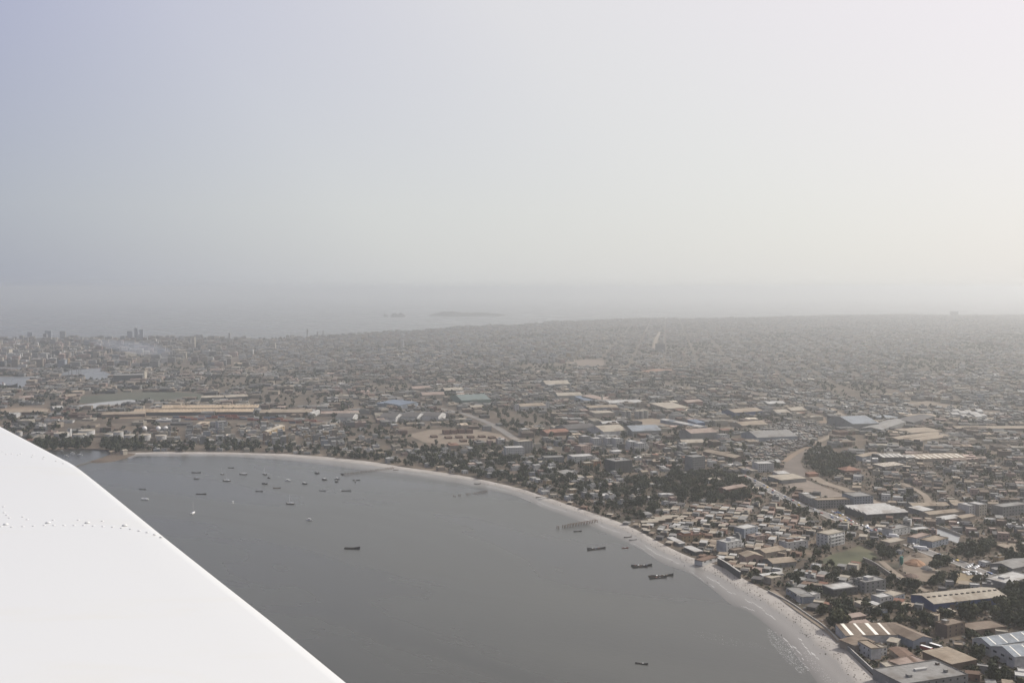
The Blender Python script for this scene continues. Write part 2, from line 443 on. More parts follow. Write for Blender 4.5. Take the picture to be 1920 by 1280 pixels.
UNIT = {}
def unit_box(mat, w, d, h, name):
    k = (mat.name, round(w, 2), round(d, 2), round(h, 2))
    if k not in UNIT:
        q = MB(); q.box(-w/2, w/2, -d/2, d/2, 0, h); UNIT[k] = q.mesh(name, mat)
    return UNIT[k]

def pair_of_slopes(q, L, D, h, rise, ov, along='x', t=0.25):
    """gabled roof sheets with thickness; ridge along x or y"""
    if along == 'x':
        for y0, y1 in ((-ov, D/2), (D + ov, D/2)):
            z0 = h - ov * rise / (D/2)
            a, b, c, d = (-ov, y0, z0), (L+ov, y0, z0), (L+ov, y1, h+rise), (-ov, y1, h+rise)
            if y0 > y1: a, b, c, d = b, a, d, c
            up = lambda p: (p[0], p[1], p[2] + t)
            q.quad(up(a), up(b), up(c), up(d)); q.quad(d, c, b, a); q.quad(a, b, up(b), up(a)); q.quad(b, c, up(c), up(b)); q.quad(d, a, up(a), up(d))
    else:
        for x0, x1 in ((-ov, L/2), (L + ov, L/2)):
            z0 = h - ov * rise / (L/2)
            a, b, c, d = (x0, D+ov, z0), (x0, -ov, z0), (x1, -ov, h+rise), (x1, D+ov, h+rise)
            if x0 > x1: a, b, c, d = b, a, d, c
            up = lambda p: (p[0], p[1], p[2] + t)
            q.quad(up(a), up(b), up(c), up(d)); q.quad(d, c, b, a); q.quad(a, b, up(b), up(a)); q.quad(b, c, up(c), up(b)); q.quad(d, a, up(a), up(d))

def shed(label, anchor, p0, p1, D, h, wall='grey', roof='tan', form='gable', rise=None, name='warehouse', cat='warehouse', group=None,
         strips=0, strip_mat=None, vents=0, doors=0, wins=0, ribs=0, fp=True):
    """industrial hall. form: gable (ridge along the front), ends (ridge away from the front), flat, mono, saw, hip"""
    a, rz, L = frame(p0, p1)
    t = thing(name, label, cat, a, rz, group)
    rise = (0.12 * D if form == 'gable' else 0.16 * L if form == 'ends' else 0.1 * D) if rise is None else rise
    q = MB(); q.box(0, L, 0, D, -0.5, h, bottom=False)
    if form == 'gable':
        for x in (0, L): q.tri((x, 0, h), (x, D, h), (x, D/2, h+rise)) if x else q.tri((x, D, h), (x, 0, h), (x, D/2, h+rise))
    if form == 'ends':
        for y in (0, D): q.tri((0, y, h), (L, y, h), (L/2, y, h+rise)) if y == 0 else q.tri((L, y, h), (0, y, h), (L/2, y, h+rise))
    if form == 'mono':
        q.tri((0, D, h), (0, 0, h), (0, D, h+rise)); q.tri((L, 0, h), (L, D, h), (L, D, h+rise)); q.quad((L, D, h), (0, D, h), (0, D, h+rise), (L, D, h+rise))
    link('wall', q.mesh('wall', MW[wall]), t)
    q = MB(); ov = 0.5
    if form in ('gable', 'ends'): pair_of_slopes(q, L, D, h + 0.03, rise, ov, 'x' if form == 'gable' else 'y')
    elif form == 'mono':
        z0, z1 = h + 0.03 - ov * rise / D, h + 0.03 + rise + ov * rise / D
        q.loft([[(x, -ov, z0), (x, D+ov, z1), (x, D+ov, z1+0.25), (x, -ov, z0+0.25)] for x in (-ov, L+ov)][::-1])
    elif form == 'hip':
        r = min(D, L) / 2
        P = [(-ov, -ov, h), (L+ov, -ov, h), (L+ov, D+ov, h), (-ov, D+ov, h)]
        A, B = ((r, D/2, h+rise), (L-r, D/2, h+rise)) if L > D + 0.5 else ((L/2, r, h+rise), (L/2, D-r, h+rise)) if D > L + 0.5 else ((L/2, D/2, h+rise),) * 2
        if L > D + 0.5: q.quad(P[0], P[1], B, A); q.tri(P[1], P[2], B); q.quad(P[2], P[3], A, B); q.tri(P[3], P[0], A)
        elif D > L + 0.5: q.tri(P[0], P[1], A); q.quad(P[1], P[2], B, A); q.tri(P[2], P[3], B); q.quad(P[3], P[0], A, B)
        else:
            for i in range(4): q.tri(P[i], P[(i+1) % 4], A)
        q.quad(P[3], P[2], P[1], P[0])
    elif form == 'saw':
        n = max(2, int(D / 8)); 
        for i in range(n):
            y0, y1 = D*i/n, D*(i+1)/n
            q.quad((0, y0, h+0.05), (L, y0, h+0.05), (L, y1, h+2.2), (0, y1, h+2.2)); q.quad((L, y1, h+0.05), (0, y1, h+0.05), (0, y1, h+2.2), (L, y1, h+2.2))
            q.tri((0, y1, h+0.05), (0, y0, h+0.05), (0, y1, h+2.2)); q.tri((L, y0, h+0.05), (L, y1, h+0.05), (L, y1, h+2.2))
    else:
        q.box(0.25, L-0.25, 0.25, D-0.25, h+0.02, h+0.12)
        for x0, x1, y0, y1 in ((0, L, -0.06, 0.2), (0, L, D-0.2, D+0.06), (-0.06, 0.2, 0.22, D-0.22), (L-0.2, L+0.06, 0.22, D-0.22)): q.box(x0, x1, y0, y1, h-0.25, h+0.55)
    link('roof', q.mesh('roof', MR[roof]), t)
    zroof = lambda y: h + 0.32 + (rise * (1 - abs(y - D/2) / (D/2)) if form == 'gable' else rise * y / D if form == 'mono' else 0.0)
    for i in range(strips):                  # translucent roof sheets running down the slope, laid a hand proud of it
        x = L * (i + 0.5) / strips; w = max(0.5, L / strips * (0.10 if i % 2 else 0.15)); q = MB()
        if form == 'ends':
            for s in (0, 1):
                xa, xb = (0.3, L/2 - 0.3) if s == 0 else (L - 0.3, L/2 + 0.3); y = D * (i + 0.5) / strips; w2 = max(0.4, D / strips * 0.045)
                za = h + 0.36 + rise * 0.3 / (L/2); zb = h + 0.36 + rise * (1 - 0.3 / (L/2))
                P = [(xa, y-w2, za), (xb, y-w2, zb), (xb, y+w2, zb), (xa, y+w2, za)]
                q.quad(*(P if s == 0 else P[::-1]))
        else:
            ya, yb = 0.3, (D/2 - 0.4 if form == 'gable' else D - 0.4)
            q.quad((x-w, ya, zroof(ya) + 0.06), (x+w, ya, zroof(ya) + 0.06), (x+w, yb, zroof(yb) + 0.06), (x-w, yb, zroof(yb) + 0.06))
        link('roof_light', q.mesh('roof_light', strip_mat or M_SKYLIGHT), t)
    for i in range(vents):
        y = D * 0.36 if form == 'gable' else D * 0.5
        link('roof_vent', unit_box(M_DARK if ribs == 0 else MR['cream'], L / vents * 0.42, 1.3, 0.7, 'roof_vent'), t, (L * (i + 0.5) / vents, y, zroof(y) - 0.1))
    for i in range(doors):
        w, hh = min(5.0, L / doors * 0.5), min(4.2, h * 0.7)
        link('door', unit_box(M_DOOR, w, 0.16, hh, 'door'), t, (L * (i + 0.5) / doors, -0.02, 0))
    for i in range(wins):
        link('window', unit_box(M_GLASS, min(3.5, L / wins * 0.55), 0.14, min(1.4, h * 0.25), 'window'), t, (L * (i + 0.5) / wins, -0.02, h * 0.62))
    c, s = math.cos(rz), math.sin(rz)
    W = lambda x, y: (a.x + c*x - s*y, a.y + s*x + c*y)
    if fp: footprint([W(-2, -2), W(L+2, -2), W(L+2, D+2), W(-2, D+2)])
    if anchor: ANCH.append((*W(L/2, D/2), anchor))
    t['dims'] = (L, D, h)
    return t

def block(label, anchor, p0, p1, D, h, wall='white', roof='grey', floors=None, bays=None, side_bays=0, hut=None, name='apartment_block', cat='apartment block', group=None,
          win=(1.3, 1.3), band=None, side='left', each=True, balconies=False, parapet=True):
    """flat-roofed storeyed building with its own window openings"""
    a, rz, L = frame(p0, p1)
    t = thing(name, label, cat, a, rz, group)
    floors = floors or max(1, round(h / 3.1)); bays = bays if bays is not None else max(2, int(L / 3.6))
    q = MB(); q.box(0, L, 0, D, -0.5, h, bottom=False)
    link('wall', q.mesh('wall', MW[wall]), t)
    q = MB(); q.box(0.25, L-0.25, 0.25, D-0.25, h+0.02, h+0.1)
    if parapet:
        for x0, x1, y0, y1 in ((-0.05, L+0.05, -0.06, 0.2), (-0.05, L+0.05, D-0.2, D+0.06), (-0.06, 0.2, 0.22, D-0.22), (L-0.2, L+0.06, 0.22, D-0.22)): q.box(x0, x1, y0, y1, h-0.2, h+0.75)
    link('roof', q.mesh('roof', MR[roof]), t)
    fh = h / floors; w, wh = min(win[0], L / max(1, bays) * 0.62), min(win[1], fh * 0.55)
    gm = unit_box(M_GLASS, w, 0.12, wh, 'window')
    spots = [(L * (i + 0.5) / bays, -0.01, fh * f + fh * 0.36, 0) for f in range(floors) for i in range(bays)]
    sx = -0.01 if side == 'left' else L + 0.01
    spots += [(sx, D * (i + 0.5) / side_bays, fh * f + fh * 0.36, 1) for f in range(floors) for i in range(side_bays)]
    if each and len(spots) <= 60:
        for x, y, z, r in spots: link('window', gm, t, (x, y, z), r * math.pi / 2)
    elif spots:
        q = MB()
        for x, y, z, r in spots:
            if r: q.box(x-0.06, x+0.06, y-w/2, y+w/2, z, z+wh)
            else: q.box(x-w/2, x+w/2, y-0.06, y+0.06, z, z+wh)
        g = link('glazing', q.mesh('glazing', M_GLASS), t); g['kind'] = 'stuff'
    if band:                                 # a coloured slab edge at every storey
        for f in range(1, floors): link('storey_band', unit_box(MW[band], L + 0.12, 0.2, 0.5, 'storey_band'), t, (L/2, 0.0, fh * f - 0.2))
    if balconies:
        for f in range(1, floors): link('balcony', unit_box(MW[wall], L * 0.72, 1.3, 1.0, 'balcony'), t, (L * 0.5, -0.66, fh * f - 0.1))
    for (hx, hy, hw, hd, hh, hc) in (hut or []):
        o = link('roof_room', unit_box(MW[hc], hw, hd, hh, 'roof_room'), t, (L*hx, D*hy, h + 0.1))
        link('slab', unit_box(MR['white' if hc in ('white', 'cream') else 'grey'], hw + 0.3, hd + 0.3, 0.18, 'slab'), o, (0, 0, hh))
    c, s = math.cos(rz), math.sin(rz)
    W = lambda x, y: (a.x + c*x - s*y, a.y + s*x + c*y)
    footprint([W(-1.5, -1.5), W(L+1.5, -1.5), W(L+1.5, D+1.5), W(-1.5, D+1.5)])
    if anchor: ANCH.append((*W(L/2, D/2), anchor))
    return t

def tank(label, px0, px1, py, h, col='white', name='storage_tank', cat='storage tank', group=None, anchor=None, cone=0.12):
    a, b = at(px0, py, LAND_Z), at(px1, py, LAND_Z); r = (b - a).length / 2; c = (a + b) / 2 + Vector((0, r, 0))
    t = thing(name, label, cat, c, 0, group)
    q = MB(); q.cyl(0, 0, -0.5, h, r, n=28); me = q.mesh('shell', MW[col]); link('shell', me, t)
    q = MB(); q.loft([[(rr * math.cos(2*math.pi*i/28), rr * math.sin(2*math.pi*i/28), z) for i in range(28)] for rr, z in ((r*1.02, h), (r*1.02, h+0.2), (r*0.5, h+0.2+r*cone*0.6), (0.15, h+0.2+r*cone))])
    link('tank_roof', q.mesh('tank_roof', MR['cream']), t)
    q = MB()                                 # outside stair winding up the shell
    for k in range(10):
        u0, u1 = k / 10, (k + 1) / 10; a0, a1 = -2.4 + u0 * 1.3, -2.4 + u1 * 1.3
        q.bar(((r+0.25) * math.cos(a0), (r+0.25) * math.sin(a0), u0*h), ((r+0.25) * math.cos(a1), (r+0.25) * math.sin(a1), u1*h + 0.1), 0.22, 4)
    link('stair', q.mesh('stair', MW['grey']), t)
    footprint([(c.x - r - 2, c.y - r - 2), (c.x + r + 2, c.y - r - 2), (c.x + r + 2, c.y + r + 2), (c.x - r - 2, c.y + r + 2)])
    if anchor: ANCH.append((c.x, c.y, anchor))
    return t

LAYER = [0]
def patch(name, pts, mat, keep_clear=True, label=None, dz=None):
    """a flat area of the ground (field, yard, basin) as its own sheet a little above the sheet below"""
    LAYER[0] += 1
    z = LAND_Z + (0.05 + 0.012 * LAYER[0] if dz is None else dz)
    P = [at(x, y, LAND_Z) for x, y in pts]
    if keep_clear: footprint(P)
    return struct(name, sheet([(p.x, p.y) for p in P], name, mat, z), label=label)

ROADLINES = []
def road(name, pts, width, mat, n=None, kerb=False, clear=1.0):
    P = smooth_line([at(x, y, LAND_Z) for x, y in pts], n or max(12, len(pts) * 6)); q = MB(); LAYER[0] += 1; z = 0.06 + 0.012 * LAYER[0]
    Ls, Rs = [], []
    for i, p in enumerate(P):
        d = (P[min(i+1, len(P)-1)] - P[max(i-1, 0)]).normalized(); nn = Vector((-d.y, d.x, 0))
        Ls.append(p + nn * width / 2 + Vector((0, 0, z))); Rs.append(p - nn * width / 2 + Vector((0, 0, z)))
    for i in range(len(P) - 1): q.quad(Rs[i], Rs[i+1], Ls[i+1], Ls[i])
    e = 1.0 + 2.0 * clear / width
    for i in range(len(P) - 1): footprint([P[i].lerp(Rs[i], e), P[i+1].lerp(Rs[i+1], e), P[i+1].lerp(Ls[i+1], e), P[i].lerp(Ls[i], e)])
    ROADLINES.append((name, P, width))
    struct(name, q.mesh(name, mat))
    if kerb:
        for side, E in (('pavement', Ls), ('pavement', Rs)):
            q = MB()
            for i in range(len(P) - 1):
                o0 = (E[i] - P[i]).normalized(); o1 = (E[i+1] - P[i+1]).normalized(); o0.z = o1.z = 0
                a, b, c, d = E[i], E[i+1], E[i+1] + o1 * 1.8, E[i] + o0 * 1.8
                up = Vector((0, 0, 0.13))
                F = [(a+up, b+up, c+up, d+up), (b, a, a+up, b+up), (d, c, c+up, d+up)]
                for f in F: q.quad(*(f if E is Rs else f))
            me = q.mesh('pavement', M_CONC); struct('pavement', me)
    return P

def wall_line(label, pts, h, th, mat, name='boundary_wall', cat='wall', anchor=None, n=None, cap=None, group=None):
    P = smooth_line([at(x, y, LAND_Z) for x, y in pts], n or len(pts) * 4); base = P[0]
    t = thing(name, label, cat, base, 0, group); q = MB(); q2 = MB()
    rings = []; ring2 = []
    for i, p in enumerate(P):
        d = (P[min(i+1, len(P)-1)] - P[max(i-1, 0)]).normalized(); nn = Vector((-d.y, d.x, 0)) * th / 2; l = p - base
        rings.append([l - nn + Vector((0, 0, -0.6)), l + nn + Vector((0, 0, -0.6)), l + nn + Vector((0, 0, h)), l - nn + Vector((0, 0, h))])
        n2 = nn * 1.5; ring2.append([l - n2 + Vector((0, 0, h + 0.004)), l + n2 + Vector((0, 0, h + 0.004)), l + n2 + Vector((0, 0, h + 0.2)), l - n2 + Vector((0, 0, h + 0.2))])
    q.loft(rings); link('wall_body', q.mesh('wall_body', mat), t)
    q2.loft(ring2); link('coping', q2.mesh('coping', cap or M_CONC), t)
    if anchor: ANCH.append((P[len(P)//2].x, P[len(P)//2].y, anchor))
    for a, b in zip(P[:-1], P[1:]):
        d = (b - a).normalized(); nn = Vector((-d.y, d.x, 0)) * (th / 2 + 0.8); footprint([a - nn, b - nn, b + nn, a + nn])
    return t

# ================================================================ GROUND COVER: roads, fields, yards, basins
M_ROAD = surf('worn_asphalt', (0.15, 0.14, 0.13), 0.9, 0.22, 0.08, dirt=(0.24, 0.20, 0.16))
M_TRACK = surf('dirt_track', (0.19, 0.155, 0.12), 0.95, 0.2, 0.06)
M_GREEN = surf('rough_grass', (0.062, 0.064, 0.036), 0.95, 0.35, 0.05, dirt=(0.115, 0.098, 0.06))
M_FIELD = surf('green_field', (0.05, 0.055, 0.038), 0.95, 0.3, 0.02, dirt=(0.075, 0.07, 0.05))
M_RAILBED = surf('rail_ballast', (0.115, 0.095, 0.08), 0.95, 0.3, 0.03, dirt=(0.15, 0.12, 0.095))
M_YARD = surf('concrete_yard', (0.25, 0.255, 0.255), 0.9, 0.15, 0.06)
M_RED = surf('red_earth', (0.2, 0.115, 0.075), 0.95, 0.25, 0.02)
M_ORANGE = surf('orange_sand', (0.17, 0.125, 0.088), 0.95, 0.2, 0.02)
M_BASIN = water_mat('harbour_water', (0.09, 0.095, 0.095), 0.25)

patch('grass_field', [(1540,1050),(1562,1038),(1590,1031),(1612,1022),(1640,1036),(1648,1046),(1622,1052),(1600,1060),(1566,1062),(1545,1058)], M_GREEN)
patch('building_yard', [(1690,1050),(1706,1040),(1722,1035),(1744,1044),(1756,1058),(1760,1076),(1736,1090),(1712,1086),(1694,1072)], M_SAND)
patch('dry_field', [(1778,1078),(1800,1073),(1824,1077),(1830,1088),(1806,1094),(1784,1090)], surf('dry_grass', (0.19, 0.15, 0.095), 0.95, 0.25, 0.08))
patch('paved_yard', [(1745,994),(1760,989),(1800,1005),(1797,1018),(1778,1012)], M_YARD)
patch('rail_yard', [(1466,884),(1472,868),(1484,857),(1500,844),(1514,838),(1518,841),(1506,853),(1500,866),(1508,878),(1522,890),(1500,895)], M_RAILBED)
patch('dusty_yard', [(1468,910),(1512,899),(1550,915),(1590,930),(1560,936),(1510,925)], surf('dark_yard', (0.17, 0.14, 0.115), 0.95, 0.25, 0.05))
patch('brick_yard', [(766,815),(800,806),(850,803),(900,806),(940,815),(955,826),(910,832),(850,834),(795,829)], M_SAND)
patch('sand_lot', [(1176,788),(1225,784),(1268,789),(1276,797),(1236,803),(1194,796)], surf('brown_lot', (0.19, 0.15, 0.11), 0.95, 0.18, 0.03))
patch('orange_lot', [(1340,806),(1375,798),(1410,792),(1440,796),(1400,801),(1360,811)], M_SAND)
patch('playing_field', [(148,744),(240,735),(330,735),(392,740),(384,752),(280,750),(150,756)], M_FIELD)
patch('paved_apron', [(143,760),(190,754),(245,749),(272,754),(235,758),(170,766)], M_YARD)
patch('red_clearing', [(1200,696),(1225,692),(1262,692),(1268,697),(1235,700)], M_RED)
patch('bare_clearing', [(1058,680),(1100,674),(1132,676),(1135,688),(1100,690)], surf('bare_clearing', (0.15, 0.12, 0.095), 0.95, 0.2, 0.01))
patch('sandy_ground', [(0,766),(45,763),(88,765),(92,773),(40,776),(0,777)], M_ORANGE)
patch('sandy_strip', [(190,780),(250,776),(272,778),(262,784),(200,786)], M_ORANGE)
patch('harbour_basin', [(106,703),(132,694),(190,689),(193,695),(208,702),(208,711),(166,712),(150,706),(108,706)], M_BASIN, dz=0.5)
patch('dock_basin', [(-60,707),(62,706),(52,722),(48,730),(0,727),(-60,728)], M_BASIN, dz=0.52)
patch('outer_basin', [(-60,688),(40,689),(36,695),(-60,697)], M_BASIN, dz=0.54)
patch('side_verge', [(1688,755),(1740,752),(1802,763),(1790,765),(1720,759)], M_SAND)
patch('road_side_sand', [(1530,777),(1545,780),(1552,793),(1540,795),(1532,786)], M_ORANGE)

MAIN = road('main_road', [(1386,890),(1412,902),(1445,920),(1480,938),(1515,953),(1545,963),(1575,975),(1610,987),(1640,996),(1670,1007),(1705,1020),(1742,1036),(1790,1052),(1830,1068),(1880,1087),(1990,1125)], 11, M_ROAD, 60, True)
SIDE = road('side_street', [(1560,958),(1580,968),(1598,980),(1640,990)], 8, M_TRACK)
road('curved_road', [(1540,764),(1566,771),(1584,782),(1588,795),(1574,809),(1552,820),(1528,831)], 11, M_TRACK)
HIGHWAY = road('highway', [(1240,722),(1300,728),(1400,737),(1480,743),(1560,752),(1640,760),(1760,769),(1990,779)], 24, M_ROAD, 40)
AVENUE = road('avenue', [(700,735),(765,750),(800,760),(870,776),(920,795),(960,819),(1000,846)], 14, M_ROAD, 40)
road('railway_track', [(1524,893),(1545,905),(1580,916),(1610,928),(1645,944),(1690,960)], 14, M_TRACK, 30)
road('service_track', [(1470,866),(1492,850),(1516,838)], 9, M_ORANGE)
road('beach_path', [(1448,1107),(1480,1131),(1515,1156),(1550,1181),(1576,1204)], 5, M_TRACK)
road('lane', [(1652,1052),(1668,1066),(1690,1082),(1716,1098),(1745,1112)], 6, M_TRACK)
road('back_street', [(1690,905),(1720,920),(1735,930),(1742,945)], 8, M_TRACK)
road('city_avenue', [(1226,655),(1228,645),(1232,632),(1238,622)], 15, M_TRACK, 12)
road('port_road', [(170,683),(210,681),(262,679),(310,684)], 14, M_TRACK, 12)

# ================================================================ LANDMARKS near the beach corner
t = shed('long warehouse with bright blue walls and a cream roof dotted with dark vents', 'blue warehouse', (1751,1146), (1887,1131), 28, 6.2, 'blue', 'cream', 'gable', 3.0, vents=13, doors=2)
for o in t.children:
    if o.name.startswith('roof') and 'vent' not in o.name: o['label'] = 'cream sheet roof over the blue walls'
shed('white-walled warehouse with pale blue sheet roof, farther of the adjoining pair', 'pale blue roofs', (1823,1217), (1857,1231), 62, 8.0, 'white', 'pale blue', 'ends', 3.0, strips=6, wins=3)
shed('white-walled warehouse with pale blue sheet roof, nearer and wider of the adjoining pair', None, (1858,1232), (1902,1253), 60, 8.0, 'white', 'pale blue', 'ends', 3.6, strips=6, wins=3)
shed('brown-roofed seaside workshop with three white roof sheets', 'seaside workshop', (1586,1205), (1703,1203), 22, 5.5, 'white', 'brown', 'mono', 2.0, name='workshop', cat='workshop', strips=5, doors=2)
shed('brown lean-to wing of the seaside compound, running down beside the beach wall', None, (1605,1224), (1640,1215), 15, 5.0, 'beige', 'brown', 'mono', 0.6, name='workshop', cat='workshop')
shed('brown gabled hall with blue-grey end wall behind the two parked buses', 'brown gabled hall', (1712,1216), (1748,1211), 34, 6.0, 'pale blue', 'brown', 'ends', 2.4, doors=1)
block('narrow two-storey white house with tan roof above the beach wall', 'narrow white house', (1608,1221), (1633,1236), 8, 7.5, 'white', 'tan', 2, 3, name='house', cat='house')
block('small white cube house with flat roof joined to the narrow white house', None, (1640,1232), (1663,1227), 7, 5.5, 'white', 'cream', 2, 3, name='house', cat='house')
shed('long low shed with dark brown ridged roof across the seaside compound', 'dark ridged shed', (1667,1224), (1704,1254), 11, 3.6, 'beige', 'rusty', 'gable', 1.0)
shed('low building with pinkish flat roof below the dark ridged shed', None, (1697,1263), (1742,1252), 15, 4.4, 'beige', 'pinkish', 'flat')
shed('slim low building with cream flat roof beside the beach wall', None, (1649,1252), (1676,1272), 6, 4.0, 'grey', 'cream', 'flat')
t = block('wide low building with stained grey flat roof at the bottom of the compound', 'grey flat roof', (1694,1302), (1815,1283), 30, 6.5, 'grey', 'grey', 2, 9,
      hut=[(0.25, 0.35, 3, 3, 1.6, 'grey'), (0.55, 0.6, 9, 2.4, 1.2, 'white'), (0.8, 0.3, 2.2, 2, 1.8, 'grey'), (0.9, 0.75, 2, 2, 1.4, 'brown')], name='workshop', cat='workshop')
shed('square shed with wide tan roof and dark doorway near the pale blue roofs', 'square tan roof', (1784,1258), (1831,1249), 26, 5.0, 'brown', 'tan', 'mono', 0.8, doors=1, strips=0)
block('dark brown three-storey house with brown flat roof above the parked buses', 'dark three-storey house', (1776,1196), (1809,1188), 11, 9, 'brown', 'brown', 3, 3, name='house', cat='house', hut=[(0.3, 0.6, 4, 4, 2, 'beige')])
shed('brown flat-roofed shed behind the pale blue roofs', None, (1826,1193), (1888,1185), 17, 4.4, 'brown', 'brown', 'flat')
shed('small red-walled shed with cream roof in front of the blue warehouse', None, (1768,1156), (1792,1153), 7, 3.0, 'brick', 'cream', 'mono', 0.5, name='hut', cat='hut')
block('two-storey white house with white roof slab left of the blue warehouse', 'white slab house', (1650,1136), (1673,1132), 10, 6.6, 'white', 'white', 2, 3, name='house', cat='house')
block('low pale house with cream roof between the white slab house and blue warehouse', None, (1674,1128), (1696,1121), 12, 4.2, 'pale blue', 'cream', 1, 3, name='house', cat='house')
block('dark-walled house with white-rimmed flat roof behind the beach gardens', 'dark white-rimmed house', (1563,1119), (1608,1113), 15, 6.2, 'dark grey', 'white', 2, 5, name='house', cat='house')
block('three-storey grey house with white roof room near the track wall', 'tall grey house', (1622,1112), (1661,1106), 15, 9, 'grey', 'grey', 3, 4, 3, hut=[(0.45, 0.5, 6, 6, 2.4, 'white'), (0.15, 0.7, 3, 3, 1.5, 'grey')], name='house', cat='house')
shed('long grey seaside building along the beach path', 'grey seaside building', (1474,1113), (1503,1131), 12, 5.0, 'pale blue', 'grey', 'flat', name='house', cat='house', wins=4)
block('white house at the end of the grey seaside building', None, (1505,1131), (1538,1124), 7, 5.0, 'white', 'white', 1, 4, name='house', cat='house')
block('beige square house beside the long white roof near the beach', 'beige square house', (1446,1096), (1469,1091), 9, 5.2, 'beige', 'cream', 2, 2, name='house', cat='house')
shed('very narrow shed with a bright white roof near the beach edge', 'narrow white roof', (1431,1086), (1469,1081), 5, 3.0, 'white', 'white', 'mono', 0.6, name='hut', cat='hut')
shed('hall with pale tan gable roof and grey walls, nearer the sea', 'grey-walled hall', (1449,1065), (1493,1061), 18, 4.5, 'grey', 'tan', 'gable', 2.2, name='hall', cat='hall')
shed('hall with pale tan gable roof beside the arched building', 'tan gable hall', (1435,1048), (1474,1041), 15, 6.0, 'beige', 'tan', 'gable', 2.0, name='hall', cat='hall')
t = shed('pinkish building with three pointed dark arches facing the bay', 'arched building', (1398,1058), (1431,1056), 15, 7.0, 'pink', 'tan', 'ends', 2.5, name='chapel', cat='chapel')
L = t['dims'][0]
for k, (w, h) in enumerate([(2.2, 4.0), (3.6, 5.6), (2.2, 4.0)]):
    q = MB(); x = L * (0.22 + 0.28 * k); P = [(x-w/2, 0), (x+w/2, 0), (x+w/2, h*0.6), (x+w*0.3, h*0.85), (x, h), (x-w*0.3, h*0.85), (x-w/2, h*0.6)]
    q.loft([[(a, y, b) for a, b in P] for y in (-0.12, 0.1)][::-1]); link('arch', q.mesh('arch', M_DARK), t)
block('white house with red-walled rooms on its roof', 'red-topped white house', (1475,1031), (1515,1026), 12, 7.0, 'white', 'white', 2, 4, hut=[(0.3, 0.5, 7, 5, 2.6, 'orange'), (0.7, 0.6, 5, 4, 2.0, 'brick')], name='house', cat='house')
block('orange-walled house with terracotta roof rooms behind the beach huts', 'orange house', (1280,1017), (1321,1013), 12, 6.5, 'ochre', 'terracotta', 2, 5, hut=[(0.3, 0.5, 8, 6, 2, 'orange'), (0.75, 0.5, 5, 5, 2.4, 'cream')], name='house', cat='house')
block('white terraced villa with dark upper windows', 'terraced villa', (1362,1037), (1391,1031), 13, 10.0, 'white', 'white', 3, 4, hut=[(0.6, 0.5, 7, 6, 2.6, 'white')], name='house', cat='house')
block('plain brown house front standing before the terraced villa', None, (1376,1043), (1397,1039), 7, 5.5, 'brown', 'brown', 2, 2, name='house', cat='house')
block('pale blue-white house with one wide upper window above the tin roofs', 'pale blue villa', (1395,1009), (1421,1003), 13, 9.5, 'pale blue', 'white', 3, 3, name='house', cat='house')
block('pinkish house with stepped roof right of the pale blue villa', None, (1413,1018), (1440,1014), 12, 6.0, 'pink', 'pinkish', 2, 3, hut=[(0.6, 0.5, 5, 4, 2, 'white')], name='house', cat='house')
block('white four-storey apartment house at the edge of the green field', 'white apartment house', (1552,1026), (1584,1019), 14, 12.5, 'white', 'cream', 4, 5, 3, balconies=True)
shed('long thin white roof on the beach edge, farther of two', None, (1251,1013), (1274,1025), 6, 3.2, 'grey', 'white', 'mono', 0.4, name='hut', cat='hut')
shed('long thin white roof on the beach edge, nearer and wider of two', 'thin white roofs', (1282,1031), (1304,1041), 8, 3.4, 'dark grey', 'white', 'mono', 0.4, name='hut', cat='hut')
shed('low white-fronted building jutting onto the beach', 'white beach building', (1317,1060), (1347,1051), 9, 4.0, 'white', 'rusty', 'flat', name='house', cat='house', wins=3)
wall_line('tall dark buttressed sea wall above the beach', [(1346,1057),(1362,1066),(1379,1078),(1388,1084)], 6.0, 1.2, MW['dark grey'], 'sea_wall', 'wall', 'sea wall')
wall_line('low cream wall along the path at the top of the beach', [(1440,1109),(1480,1130),(1512,1152),(1545,1175),(1572,1202)], 1.3, 0.45, MW['cream'], 'boundary_wall', 'wall', 'low beach wall', 24)
wall_line('tall grey compound wall between the seaside workshop and the sand', [(1577,1207),(1600,1228),(1630,1256),(1664,1288),(1700,1325)], 3.0, 0.5, MW['grey'], 'boundary_wall', 'wall', 'compound wall', 24)
wall_line('straight concrete wall beside the dirt lane and the builders yard', [(1618,1050),(1640,1060),(1665,1077),(1696,1097)], 3.0, 0.5, MW['beige'], anchor='lane wall')
wall_line('tan wall along the paved yard', [(1727,979),(1750,987),(1775,996),(1801,1006)], 3.2, 0.5, MW['cream'], anchor='yard wall')
for p0, p1, lab in [((1592,1166), (1624,1161), 'low pinkish garden pavilion with a shaded arcade, farther from the beach'), ((1594,1179), (1633,1175), 'low tan garden pavilion with plain roof, just above the big dark tree')]:
    t = shed(lab, None, p0, p1, 7, 3.2, 'pink', 'pinkish', 'mono', 0.5, name='pavilion', cat='pavilion', doors=4)

